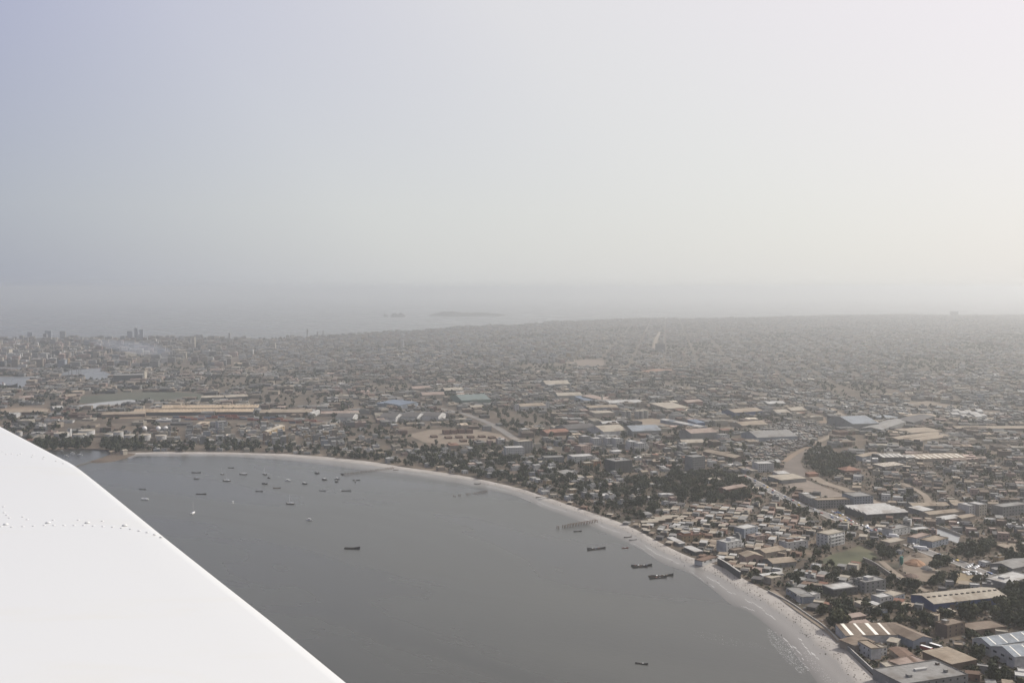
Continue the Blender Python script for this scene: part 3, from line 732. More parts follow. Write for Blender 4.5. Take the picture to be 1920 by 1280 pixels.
# builders' yard: silo and heaps
c = at(1690, 1063, LAND_Z); t = thing('cement_silo', 'slim green silo on legs in the builders yard', 'silo', c); ANCH.append((c.x, c.y, 'green silo')); footprint([(c.x-5, c.y-5), (c.x+5, c.y-5), (c.x+5, c.y+5), (c.x-5, c.y+5)])
M_SILO = surf('silo_green', (0.03, 0.16, 0.13), 0.5, 0.15, 0.5)
q = MB(); q.loft([[(r * math.cos(i * math.pi / 7), r * math.sin(i * math.pi / 7), z) for i in range(14)] for r, z in ((0.3, 2.0), (1.7, 4.2), (1.7, 9.4), (1.1, 10.2), (0.2, 10.5))]); link('silo_body', q.mesh('silo_body', M_SILO), t)
for sx in (-1, 1):
    for sy in (-1, 1): link('leg', unit_box(MW['grey'], 0.25, 0.25, 4.6, 'leg'), t, (1.15 * sx, 1.15 * sy, 0))
link('ladder', unit_box(MW['white'], 0.5, 0.15, 10.2, 'ladder'), t, (-1.85, 0, 0))
def heap(label, px, py, rx, ry, h, mat, name='sand_heap'):
    c = at(px, py, LAND_Z); rr = random.Random(px); q = MB(); n = 18; rings = []
    for f, z in ((1.0, -0.2), (0.84, 0.22), (0.6, 0.58), (0.32, 0.88), (0.06, 1.0)):
        rings.append([(rx * f * math.cos(2*math.pi*i/n) * (1 + rr.uniform(-.12, .12)), ry * f * math.sin(2*math.pi*i/n) * (1 + rr.uniform(-.12, .12)), h * z * (1 + rr.uniform(-.08, .08))) for i in range(n)])
    q.loft(rings); footprint([(c.x-rx, c.y-ry), (c.x+rx, c.y-ry), (c.x+rx, c.y+ry), (c.x-rx, c.y+ry)])
    return thing(name, label, 'heap', c, 0, None, q.mesh(name, mat))
heap('large reddish brown sand heap behind the green silo', 1716, 1057, 10, 12, 4.5, surf('red_brown_sand', (0.24, 0.145, 0.09), 0.95, 0.25, 0.2))
heap('grey gravel heap in the builders yard', 1738, 1066, 6, 7, 3.0, surf('grey_gravel', (0.16, 0.15, 0.14), 0.95, 0.25, 0.3), 'gravel_heap')
heap('pale sand heap at the back of the builders yard', 1724, 1042, 9, 8, 3.0, M_SAND)
heap('dark spoil heap at the front of the builders yard', 1708, 1080, 8, 7, 2.6, surf('spoil', (0.13, 0.095, 0.075), 0.95, 0.3, 0.3), 'spoil_heap')

# ================================================================ LANDMARKS along the main road
shed('dark-walled factory with stepped white roof sheets beside the main road', 'stepped white roof', (1625,976), (1703,971), 44, 7.0, 'dark grey', 'white', 'saw', name='factory', cat='factory', wins=8)
shed('long tan gable roof, farthest of the row behind the paved yard', 'far tan roof', (1712,957), (1780,955), 18, 5, 'grey', 'tan', 'gable')
shed('short tan roof continuing the farthest tan row', None, (1789,955), (1814,954), 16, 5, 'grey', 'tan', 'gable')
shed('shed with plain white roof between two long tan roofs', None, (1730,966), (1750,963), 20, 5, 'grey', 'white', 'mono', 1.0)
shed('long tan gable roof, middle of the row behind the paved yard', 'middle tan roof', (1742,973), (1812,966), 15, 5, 'beige', 'tan', 'gable')
shed('small tan gable roof at the end of the bright white roof', None, (1803,979), (1829,974), 11, 4.5, 'beige', 'tan', 'gable')
shed('narrow shed with gleaming white roof by the parked cars', 'gleaming white roof', (1767,982), (1802,977), 9, 4.5, 'brown', 'white', 'mono', 1.4)
block('white four-storey block right of the tan roofs', 'white tower block', (1817,968), (1832,966), 16, 12, 'white', 'white', 4, 3)
block('white and brown four-storey block, right of the white tower block', None, (1836,968), (1850,966), 16, 13, 'cream', 'white', 4, 3)
block('wide grey apartment block at the edge of the view', 'wide grey block', (1880,969), (1930,963), 16, 11, 'grey', 'grey', 3, 9)
block('grey-white two-storey house by the road and paved yard', 'yard house', (1674,1006), (1707,999), 13, 7.0, 'white', 'grey', 2, 5, name='house', cat='house', hut=[(0.3, 0.6, 6, 4, 1.8, 'pink')])
shed('open white shelter roofs at the corner of the paved yard', None, (1717,1000), (1745,996), 10, 3.5, 'green', 'white', 'flat', name='shelter', cat='shelter')
block('blue-grey building with a tan terrace roof below the paved yard', 'tan terrace building', (1748,1027), (1778,1019), 14, 6.0, 'pale blue', 'tan', 2, 5, name='house', cat='house')
block('pale blue house beside the tan terrace building', None, (1718,1020), (1746,1012), 10, 6.0, 'pale blue', 'pinkish', 2, 4, name='house', cat='house')
shed('beige flat-roofed house at the roadside by the yard house', None, (1668,1025), (1701,1019), 13, 4.0, 'beige', 'cream', 'flat', name='house', cat='house')
shed('long narrow tan roof slanting between the trees', 'slanting tan roof', (1867,1028), (1913,1044), 9, 4.0, 'brown', 'tan', 'mono', 0.6)
block('white flat-roofed building with a stepped roof at the edge of the view', 'stepped white building', (1888,1106), (1940,1092), 20, 5.5, 'grey', 'white', 2, 9, hut=[(0.35, 0.6, 8, 6, 1.4, 'white')], name='house', cat='house')
shed('grey gabled shed near the slanting tan roof', None, (1898,1076), (1940,1066), 22, 5, 'grey', 'grey', 'gable')
block('long grey factory front with tan roof strip beside the road bend', 'grey factory front', (1532,953), (1593,951), 13, 9.5, 'grey', 'tan', 3, 12, name='factory', cat='factory')
block('grey side wing of the factory running back along the road', None, (1497,935), (1530,952), 11, 7.5, 'grey', 'grey', 2, 8, name='factory', cat='factory', hut=[(0.15, 0.5, 10, 8, 0.8, 'cream'), (0.7, 0.5, 12, 7, 0.9, 'white')])
block('blue-grey five-storey block beside the grey factory front', 'blue-grey block', (1601,951), (1637,949), 26, 12.5, 'pale blue', 'grey', 4, 7)
block('white box-shaped building with rows of small windows above the main road', 'white box building', (1422,885), (1451,884), 22, 11.5, 'white', 'white', 4, 8)
shed('small shed with gleaming cream roof behind the broad cream roof', None, (1460,895), (1481,894), 17, 5.0, 'white', 'white', 'mono', 0.8)
shed('broad shed with cream roof and pale ribs by the road', 'broad cream roof', (1465,907), (1512,903), 30, 5.0, 'grey', 'cream', 'mono', 1.2)
shed('house with a pointed terracotta roof among grey houses', 'terracotta roof', (1587,889), (1614,887), 22, 5.0, 'brick', 'terracotta', 'hip', 4.0, name='house', cat='house')
shed('low orange-roofed shed beside the railway curve', None, (1517,894), (1535,893), 10, 4, 'orange', 'terracotta', 'mono', 0.6)
block('slim grey high-rise with vertical stripes behind the dark trees', 'striped high-rise', (1299,884), (1322,882), 20, 20, 'grey', 'grey', 6, 6)

# ================================================================ LANDMARKS in the leafy middle
block('white block with blue-grey vertical strips among the trees', 'white striped block', (949,857), (983,856), 20, 14, 'white', 'white', 4, 8)
block('taller pale block right behind the white striped block', None, (973,851), (999,849), 18, 19, 'grey', 'cream', 6, 5)
block('white building with long green-tinted window bands', 'green-banded building', (1074,870), (1115,868), 24, 10.5, 'white', 'white', 3, 4, 2, band='green')
block('dark grey cube-shaped building with rubble on its roof', 'dark cube building', (1153,888), (1185,885), 27, 17, 'dark grey', 'grey', 5, 5, hut=[(0.5, 0.6, 6, 5, 1.5, 'pink'), (0.8, 0.4, 3, 3, 1.2, 'white')])
block('orange-tan house with cream roof, left of a matching pair', 'orange-tan pair', (1097,879), (1113,878), 14, 8, 'ochre', 'cream', 2, 4, name='house', cat='house')
block('ochre house with cream roof, right of a matching pair', None, (1114,875), (1127,874), 13, 8, 'orange', 'cream', 2, 3, name='house', cat='house')
block('pinkish four-storey block with terracotta terraces', 'pinkish block', (1090,854), (1108,852), 18, 14, 'pink', 'pinkish', 4, 4)
for i, (x0, x1, y, h) in enumerate([(1094,1107,831,11), (1114,1129,835,11), (1139,1153,836,12), (1155,1168,838,13), (1182,1197,845,14), (1197,1212,847,13), (1128,1139,829,10)]):
    block(['pale block at the left end of the white apartment row', 'white block, second from the left in the apartment row', 'white block in the middle of the apartment row',
           'white block right of the middle of the apartment row', 'left one of the two taller white blocks at the row end', 'right one of the two taller white blocks at the row end',
           'small pale block set back behind the white apartment row'][i], 'white apartment row' if i == 2 else None, (x0, y), (x1, y - 1), 16, h, 'white' if i else 'grey', 'white', 4, 4, group='white apartment row')
block('slim pale block left of the white apartment row', None, (980,818), (994,817), 16, 12, 'cream', 'white', 4, 3)
shed('white tent-like canopy roof below the apartment row', None, (1149,850), (1169,849), 14, 3, 'white', 'white', 'hip', 2.0, name='canopy', cat='canopy')
shed('grey villa roof on its own among the trees', 'grey villa', (1056,895), (1076,892), 14, 5, 'grey', 'grey', 'mono', 2.0, name='house', cat='house')
block('grey-green apartment building hidden among trees', None, (1020,868), (1058,867), 18, 8, 'grey', 'grey', 2, 9)
for lab, p0, p1 in [('white canopy roof above the dense tin roofs, wider of two', (1240,932), (1253,931)), ('white canopy roof above the dense tin roofs, smaller of two', (1255,932), (1263,931))]:
    shed(lab, None, p0, p1, 9, 3.5, 'white', 'white', 'hip', 1.2, name='canopy', cat='canopy')
shed('white roof gleaming at the edge of the tall trees', None, (1330,907), (1352,905), 10, 5, 'white', 'cream', 'mono', 0.8, name='house', cat='house')
shed('low rusty-walled compound building below the road trees', None, (1362,925), (1400,918), 14, 5, 'brick', 'pinkish', 'gable', 1.4)
for i in range(4):
    shed(['cream market roof nearest the beach in its row', 'cream market roof, second from the beach', 'cream market roof, third from the beach', 'cream market roof farthest from the beach'][i],
         'market roofs' if i == 1 else None, (1203 + i*13, 986 - i*3.4), (1234 + i*13, 985 - i*3.4), 7, 4, 'brown', 'cream', 'gable', 1.2, name='market_hall', cat='market hall', group='cream market roofs by the beach')

# ================================================================ LANDMARKS of the middle industrial belt
shed('cream factory with two white end towers', 'cream factory', (977,770), (1024,768), 40, 9, 'white', 'tan', 'gable', 4, name='factory', cat='factory', doors=4)
block('white stair tower at the left end of the cream factory', None, (966,770), (973,770), 10, 13, 'white', 'white', 4, 1, name='tower', cat='tower')
block('white stair tower at the right end of the cream factory', None, (1024,765), (1030,765), 10, 13, 'white', 'white', 4, 1, name='tower', cat='tower')
shed('long cream roof on the slope behind the factories', 'upper cream roof', (1024,727), (1069,726), 60, 9, 'grey', 'cream', 'gable')
shed('long cream roof above a grey bank', None, (1046,750), (1092,749), 44, 10, 'grey', 'cream', 'gable')
shed('shed with a blue roof beside the thin tower', 'blue roofed shed', (1096,756), (1120,755), 55, 6, 'pale blue', 'blue', 'mono', 5)
c = at(1129, 757, LAND_Z); t = thing('minaret', 'thin pale tower with a small cap beside the blue roofed shed', 'tower', c); ANCH.append((c.x, c.y, 'thin tower'))
q = MB(); q.cyl(0, 0, 0, 19, 2.0, 1.6, 10); link('shaft', q.mesh('shaft', MW['cream']), t); q = MB(); q.cyl(0, 0, 15.5, 16.6, 2.9, 2.9, 10); link('gallery', q.mesh('gallery', MW['white']), t); q = MB(); q.cyl(0, 0, 19, 24, 1.6, 0.1, 10); link('cap', q.mesh('cap', MW['cream']), t)
shed('orange-brown gabled roof right of the thin tower', None, (1128,756), (1146,754), 60, 7, 'beige', 'pinkish', 'mono', 6)
shed('factory with a saw-edged white roof', 'saw-edged white roof', (1142,763), (1207,762), 40, 9, 'grey', 'white', 'saw', name='factory', cat='factory')
shed('blue-grey walled shed with tan roof before the saw-edged roof', None, (1103,771), (1159,769), 30, 7, 'pale blue', 'tan', 'gable')
shed('big shed with smooth cream roof', 'big cream roof', (1251,773), (1293,771), 75, 8, 'beige', 'cream', 'mono', 4)
shed('wide beige box-like store with cream flat roof', 'beige store', (1115,786), (1153,785), 42, 12, 'beige', 'cream', 'flat')
for i, (x0, x1, y) in enumerate([(1166,1174,785), (1175,1184,785), (1190,1199,785), (1199,1207,785), (1207,1216,784)]):
    tank(['grey silo at the left end of the silo row', 'grey silo, second from the left in the silo row', 'grey silo in the middle of the silo row', 'grey silo, second from the right in the silo row', 'grey silo at the right end of the silo row'][i], x0, x1, y, 15, 'grey', 'silo', 'silo', 'grey silos beside the beige store', 'silo row' if i == 2 else None, 0.3)
shed('very long thin white and blue striped roof slanting across a brown lot', 'striped long roof', (1238,792), (1312,807), 17, 6, 'pale blue', 'white', 'gable', 1.5, strips=2, strip_mat=MR['blue'])
shed('shed with bright blue roof at the end of the striped long roof', None, (1306,799), (1322,798), 30, 6, 'blue', 'blue', 'mono', 3)
shed('shed with a kinked blue roof, left wing', 'kinked blue roof', (706,762), (748,767), 50, 8, 'pale blue', 'blue', 'mono', 4)
shed('shed with a kinked blue roof, right wing', None, (750,767), (784,762), 45, 8, 'pale blue', 'blue', 'mono', 4)
shed('wide shed with dull green roof', 'green roof', (866,759), (920,757), 95, 10, 'green', 'teal', 'gable', 8)
shed('small hall with cream gable roof before the green roof', None, (884,769), (909,768), 25, 6, 'brown', 'cream', 'gable', 3, name='hall', cat='hall')
shed('long pinkish roof, upper of two stacked rows', 'pinkish roofs', (774,734), (809,733), 40, 7, 'beige', 'pinkish', 'gable')
shed('long pinkish roof, lower of two stacked rows', None, (792,747), (834,746), 40, 8, 'beige', 'pinkish', 'gable')
shed('cream-roofed shed right of the pinkish roofs', None, (834,738), (869,737), 40, 8, 'dark grey', 'cream', 'gable')
for i, (x, y) in enumerate([(661,791), (742,791), (782,790), (822,789)]):
    shed(['long dark shed with a low white gable end, farthest left of four', 'long dark shed with white gable end, second of four', 'long dark shed with white gable end, third of four', 'long dark shed with white gable end, closest to the avenue'][i],
         'white gable sheds' if i == 1 else None, (x, y), (x + (14 if i else 10), y - 6), 33, 9, 'white', 'dark', 'ends', 5, group='dark sheds with white gable ends', wins=4)
rb = random.Random(3)
for i, (x, y) in enumerate([(838,815), (852,814), (866,813), (881,813), (842,823), (862,822), (884,822), (905,821), (924,823), (870,829), (895,829), (815,821)]):
    pos = ['first', 'second', 'third', 'fourth', 'fifth', 'sixth', 'seventh', 'eighth', 'ninth', 'tenth', 'eleventh', 'twelfth'][i]
    if i < 4: lab = ['half-built brick house at the left end of the back row', 'half-built brick house, second in the back row', 'half-built brick house, third in the back row', 'half-built brick house at the right end of the back row'][i]
    else: lab = ['low brick shell at the left end of the middle row', 'low brick shell, second in the middle row', 'low brick shell, third in the middle row', 'low brick shell, fourth in the middle row', 'low brick shell at the right end of the middle row', 'low brick shell in the front row, left one', 'low brick shell in the front row, right one', 'low brick shell standing apart by the yard entrance'][i-4]
    t = block(lab, 'brick yard houses' if i == 1 else None, (x - 5, y), (x + 6, y - 0.5), 14, 6.5 if i < 4 else 2.6, 'brick', 'rusty', 2 if i < 4 else 1, 3, name='brick_house', cat='house', group='half-built brick houses in the sandy yard')

# ================================================================ LANDMARKS of the left: sheds, tanks, harbour
shed('very long cream-roofed shed with a dotted ridge, farther of two', 'long dotted sheds', (303,771), (484,770), 24, 7, 'dark grey', 'sand', 'gable', 5, vents=30, ribs=1)
shed('very long cream-roofed shed with a dotted ridge, nearer of two', None, (250,779), (474,778), 24, 7, 'dark grey', 'sand', 'gable', 5, vents=36, ribs=1)
shed('long plain tan shed right of the dotted sheds', 'plain tan shed', (487,780), (583,779), 42, 7, 'brown', 'tan', 'gable', 4)
shed('long pinkish shed at the end of the tan shed', None, (602,781), (672,780), 38, 6, 'beige', 'pinkish', 'gable', 3)
shed('slanting white conveyor gallery between tan and pinkish sheds', None, (585,783), (600,777), 8, 9, 'white', 'white', 'gable', 1, name='conveyor', cat='conveyor')
shed('dark-fronted shed with cream roof edge, left half', 'dark-fronted sheds', (377,753), (420,752), 40, 9, 'dark grey', 'cream', 'gable', 3)
shed('dark-fronted shed with cream roof edge, right half', None, (424,752), (466,750), 40, 9, 'dark grey', 'cream', 'gable', 3)
block('white office tower with dark horizontal window bands above the shore village', 'white office tower', (409,808), (427,807), 24, 16, 'white', 'grey', 5, 2, win=(6, 1.2))
shed('long yellow building slanting behind the shore village', 'yellow building', (502,817), (534,805), 12, 7, 'ochre', 'cream', 'gable', 2, name='hall', cat='hall', wins=7)
block('grey block with white end wall right of the yellow building', None, (606,808), (626,807), 18, 9, 'grey', 'white', 3, 4)
for i, (x0, x1, y, h) in enumerate([(96,124,824,10), (131,157,825,9), (142,172,821,12), (194,209,825,10), (210,228,822,11), (229,249,825,8), (257,279,826,9), (288,309,826,8), (27,39,817,7)]):
    tank(['wide white storage tank at the left of the tank farm', 'white storage tank between the wide and the tall tank', 'tallest white storage tank of the tank farm', 'slim white storage tank with an orange band', 'pale upright storage tank behind the shore trees',
          'low white storage tank, third from the right', 'low white storage tank, second from the right', 'low white storage tank at the right of the tank farm', 'small white tank beside the wing tip'][i], x0, x1, y, h, 'white', group='white storage tanks behind the cove', anchor='tank farm' if i == 3 else None)
t = block('slim white stair tower beside the tallest storage tank', None, (126,818), (132,818), 6, 13, 'white', 'white', 4, 1, name='tower', cat='tower')
M_SPH = surf('gas_white', (0.66, 0.65, 0.62), 0.5, 0.08, 0.5)
for i, x in enumerate([271, 297, 311]):
    c = at(x, 810, LAND_Z); t = thing('gas_sphere', ['round white gas sphere left of the other two', 'round white gas sphere in the middle of three', 'round white gas sphere right of the other two'][i], 'gas tank', c, 0, 'round gas tanks behind the cove')
    q = MB(); r = 4.6; q.loft([[(r * math.sin(k * math.pi / 9) * math.cos(2*math.pi*i2/16), r * math.sin(k * math.pi / 9) * math.sin(2*math.pi*i2/16), 6.4 - r * math.cos(k * math.pi / 9)) for i2 in range(16)] for k in range(10)])
    me = q.mesh('sphere', M_SPH); me.polygons.foreach_set('use_smooth', [True] * len(me.polygons)); link('sphere', me, t)
    for k in range(6): link('leg', unit_box(MW['grey'], 0.4, 0.4, 6.0, 'leg'), t, (4.3 * math.cos(k*math.pi/3), 4.3 * math.sin(k*math.pi/3), 0))
block('white villa with dark garden left of the tank farm, nearer one', None, (74,806), (80,805), 10, 8, 'white', 'white', 2, 2, name='house', cat='house')
block('white villa left of the tank farm, joined on the right', None, (81,805), (87,804), 10, 9, 'white', 'white', 2, 2, name='house', cat='house')
for lab, p0, p1, w_, r_, h in [('low orange roof beside the harbour field, upper one', (36,750), (63,749), 'orange', 'pinkish', 5), ('low orange roof left of the playing field', (124,747), (144,746), 'orange', 'tan', 5),
        ('long tan roof in front of the orange sand', (0,779), (88,777), 'brown', 'tan', 6), ('long tan roof left of the nearer dotted shed', (190,783), (272,781), 'brown', 'tan', 6), ('small white roof near the wing tip trees', (100,770), (119,769), 'grey', 'white', 5)]:
    shed(lab, None, p0, p1, 40, h, w_, r_, 'gable', 3)
block('square tan building near the smoke', 'square tan building', (235,672), (256,671), 40, 22, 'cream', 'tan', 6, 6)
block('pale round-cornered grain silo block by the outer basin', None, (8,667), (17,667), 30, 24, 'cream', 'cream', 5, 2)
block('dark flat warehouse behind the harbour basin', None, (212,716), (267,715), 50, 18, 'dark grey', 'grey', 3, 8, name='warehouse', cat='warehouse')
block('pale tower at the end of the dark harbour warehouse', None, (271,712), (276,711), 20, 24, 'cream', 'cream', 5, 2, name='tower', cat='tower')

# ================================================================ LANDMARKS on the right
shed('big grey hall with a lighter curved roof beside the bend of the road', 'big grey hall', (1599,807), (1648,805), 85, 12, 'grey', 'pale blue', 'gable', 9)
shed('long pale grey roof slanting away from the big grey hall', 'long slanting roof', (1652,814), (1702,797), 36, 8, 'grey', 'grey', 'gable', 3)
shed('dark grey roof beside the long slanting roof', None, (1712,799), (1752,787), 40, 7, 'dark grey', 'dark', 'gable', 3)
shed('tan roof behind the long slanting roof', None, (1711,789), (1762,786), 50, 6, 'beige', 'tan', 'gable', 3)
shed('pale blue roof house beside the big grey hall', None, (1668,790), (1683,786), 28, 5, 'pale blue', 'pale blue', 'mono', 2)
shed('very long low tan roof near the edge of the view', 'long low tan roof', (1793,808), (1935,808), 34, 5, 'brown', 'tan', 'gable', 2)
shed('tan shed, farthest of three slanting rows', 'slanting tan rows', (1709,817), (1767,813), 42, 5, 'beige', 'tan', 'mono', 2)
shed('tan shed, middle one of three slanting rows', None, (1684,829), (1768,818), 24, 5, 'brown', 'tan', 'gable', 2)
shed('tan shed, nearest of three slanting rows', None, (1717,834), (1783,824), 26, 6, 'beige', 'tan', 'gable', 2)
shed('tan roof running along the back of the dark skylit shed', None, (1617,864), (1650,857), 16, 6, 'pale blue', 'tan', 'gable', 1.5)
shed('dark shed with cream skylight strips in its roof', 'dark skylit shed', (1655,868), (1698,867), 36, 8.5, 'dark grey', 'grey', 'gable', 2, strips=5)
shed('small grey shed with two skylight strips next to the dark skylit shed', None, (1699,866), (1717,864), 26, 6, 'grey', 'grey', 'gable', 1.5, strips=2)
shed('wide tan shed with nine pale skylight strips', 'nine-strip shed', (1720,866), (1812,863), 46, 4.5, 'beige', 'tan', 'gable', 2.5, strips=9)
shed('long narrow pinkish shed before the nine-strip shed', None, (1785,868), (1850,864), 10, 4.5, 'pink', 'pinkish', 'gable', 1)
shed('cream shed with fine pale strips in front of the dark skylit shed', None, (1657,880), (1697,876), 22, 4, 'grey', 'tan', 'mono', 1, strips=6)
tank('dark square-shouldered water tank in front of the nine-strip shed', 1695, 1710, 884, 7, 'dark grey', 'water_tank', 'water tank', None, 'dark water tank')
for i, (x, y, w) in enumerate([(1786,781,14), (1802,779,12), (1814,778,10), (1806,785,10), (1822,781,16), (1830,786,12), (1842,784,9), (1818,788,8), (1834,776,10), (1790,775,11)]):
    shed(['gleaming white roof at the left end of the white cluster', 'gleaming white roof, second from the left in the white cluster', 'gleaming white roof in the upper middle of the white cluster', 'gleaming small white roof in the lower middle of the white cluster', 'widest gleaming white roof of the white cluster',
          'gleaming white roof below the widest one', 'gleaming white roof at the right end of the white cluster', 'smallest gleaming white roof in front of the white cluster', 'gleaming white roof behind the widest one', 'gleaming white roof at the back left of the white cluster'][i],
         'white cluster' if i == 4 else None, (x, y), (x + w, y), 16, 5, 'white', 'white', 'mono', 2 + (i % 3), group='gleaming white roofs by the highway')
for lab, p0, p1, D, h, w_, r_ in [('long blue-walled shed with tan roof near the road curve', (1378,783), (1430,779), 40, 10, 'blue', 'tan'), ('cream shed by the road curve, nearer one', (1457,779), (1482,778), 35, 6, 'beige', 'cream'),
        ('cream shed by the road curve, farther and longer one', (1484,776), (1513,775), 40, 7, 'beige', 'cream'), ('white strip roof behind the blue-walled shed', (1440,762), (1473,761), 30, 6, 'grey', 'white'), ('cream roof before the brown lot', (1392,803), (1440,800), 40, 5, 'beige', 'tan'),
        ('broad grey roof by the market', (1420,828), (1495,825), 60, 7, 'pale blue', 'grey'), ('grey stone hall beside the market', (1296,828), (1345,825), 40, 14, 'grey', 'pinkish'), ('long cream roof left of the market', (1280,836), (1322,835), 30, 5, 'beige', 'cream'),
        ('long tan roof slanting behind the striped high-rise', (1318,853), (1378,866), 22, 6, 'brown', 'tan'), ('red-brown frame building at the end of the big cream roof', (1289,762), (1318,760), 30, 9, 'brick', 'pinkish'),
        ('wide pale hall with cream roof right of the apartment row', (1132,818), (1177,815), 60, 8, 'white', 'cream'), ('pale grey curved hall right of the wide pale hall', (1186,818), (1240,816), 55, 9, 'grey', 'pale blue'),
        ('white strip roof before the brown lot', (1130,799), (1160,798), 25, 5, 'grey', 'white'), ('grey hall with dark roof left of the wide pale hall', (1065,812), (1120,808), 45, 7, 'grey', 'dark'), ('low red-roofed hall left of the apartment row', (1025,818), (1068,815), 30, 6, 'brick', 'terracotta')]:
    shed(lab, None, p0, p1, D, h, w_, r_, 'gable')
block('white building with a dark notch beside the grey stone hall', None, (1350,828), (1368,827), 18, 11, 'white', 'grey', 3, 4)

# towers of the far city against the sea
rb = random.Random(11)
for i, (x, y, w, m, wl) in enumerate([(243,638,9,46,'pale blue'), (255,638,6,62,'pale blue'), (265,638,7,54,'pale blue'), (90,634,12,38,'pale blue'), (84,636,7,28,'grey'), (117,634,10,36,'grey'), (56,635,9,32,'pale blue'), (314,640,7,28,'grey'), (40,640,7,28,'grey'),
        (362,652,6,46,'cream'), (355,650,5,38,'grey'), (289,646,7,26,'white'), (659,631,14,18,'grey'), (150,640,9,22,'grey'), (205,640,10,24,'grey'), (430,640,3,40,'grey'), (576,636,2,52,'grey'), (595,635,2,38,'grey'), (606,634,2,42,'grey'),
        (1790,592,14,40,'grey'), (1830,592,6,18,'grey'), (1372,598,8,20,'grey'), (1480,596,8,20,'grey'), (512,656,8,28,'cream'), (470,664,8,18,'white'), (385,668,14,26,'white'), (755,652,4,34,'white'), (1238,660,18,34,'grey')]):
    lab = ['wide grey tower block in the hazy skyline above the smoke', 'tallest grey tower in the hazy skyline above the smoke', 'blue-grey tower right of the tallest skyline tower', 'broad pale tower on the far left shore', 'low grey tower beside the broad pale shore tower',
           'grey tower standing alone on the far left shore', 'pale tower left of the broad pale shore tower', 'grey tower right of the skyline cluster', 'grey tower nearest the wing side of the skyline', 'slim cream tower above the hazy rooftops', 'grey twin just left of the slim cream tower', 'white block below the skyline cluster',
           'wide grey block on the far shore near the middle', 'grey block between the pale shore towers and the cluster', 'grey block left of the skyline cluster', 'thin grey mast-like tower on the far shore, leftmost one', 'tallest thin mast-like tower on the far shore', 'thin mast-like tower right of the tallest one', 'thin mast-like tower, rightmost on the far shore',
           'grey hotel block on the far right shore', 'small grey block right of the far right hotel', 'grey block on the far shore at the start of the right coast', 'grey block on the far right coast by itself', 'cream block in the hazy middle city', 'white block left of the cream hazy block', 'wide white block near the smoke', 'slim white tower amid the pale city', 'wide grey block at the foot of the city avenue'][i]
    block(lab, None, (x - w / 2, y), (x + w / 2, y), max(14, 1.0 * w * 257 / (y - 540) * 0.35), m, wl, 'grey', max(3, int(m / 4)), max(2, int(w / 2)), name='tower_block', cat='tower', group='towers of the far city', parapet=False, each=False)

# ================================================================ LOOSE HOUSES, SHACKS AND TREES
LANDPIX = [(p.x, p.y) for p in land_poly]
def zone(name, poly, cell, ang, fill, tree, hs, pal, shack=0.0, grow=1.0, street=6, tsize=(3.0, 5.5)): return dict(name=name, poly=poly, cell=cell, ang=R(ang), fill=fill, tree=tree, hs=hs, pal=pal, shack=shack, grow=grow, street=street, tsize=tsize)
PALE = [('white', 'white', 3), ('white', 'grey', 3), ('cream', 'cream', 3), ('beige', 'tan', 2), ('grey', 'grey', 3), ('pink', 'pinkish', 1), ('pale blue', 'grey', 1), ('ochre', 'cream', 1)]
MIX = [('beige', 'tan', 3), ('grey', 'grey', 4), ('brown', 'tan', 2), ('cream', 'cream', 2), ('brick', 'rusty', 2), ('pink', 'pinkish', 1), ('dark grey', 'dark', 2), ('white', 'white', 1), ('beige', 'terracotta', 1)]
TIN = [('brown', 'cream', 3), ('grey', 'grey', 4), ('dark grey', 'cream', 2), ('brick', 'rusty', 3), ('beige', 'tan', 3), ('dark grey', 'dark', 3), ('grey', 'white', 2), ('pink', 'pinkish', 1), ('brown', 'brown', 3)]
DULL = [('grey', 'grey', 5), ('beige', 'tan', 3), ('brown', 'brown', 4), ('dark grey', 'dark', 3), ('pink', 'pinkish', 2), ('cream', 'cream', 1), ('white', 'white', 1)]
SHORE_TREES = [(266,851),(272,835),(330,832),(450,830),(520,834),(600,840),(700,850),(700,870),(600,859),(520,853),(440,851)]
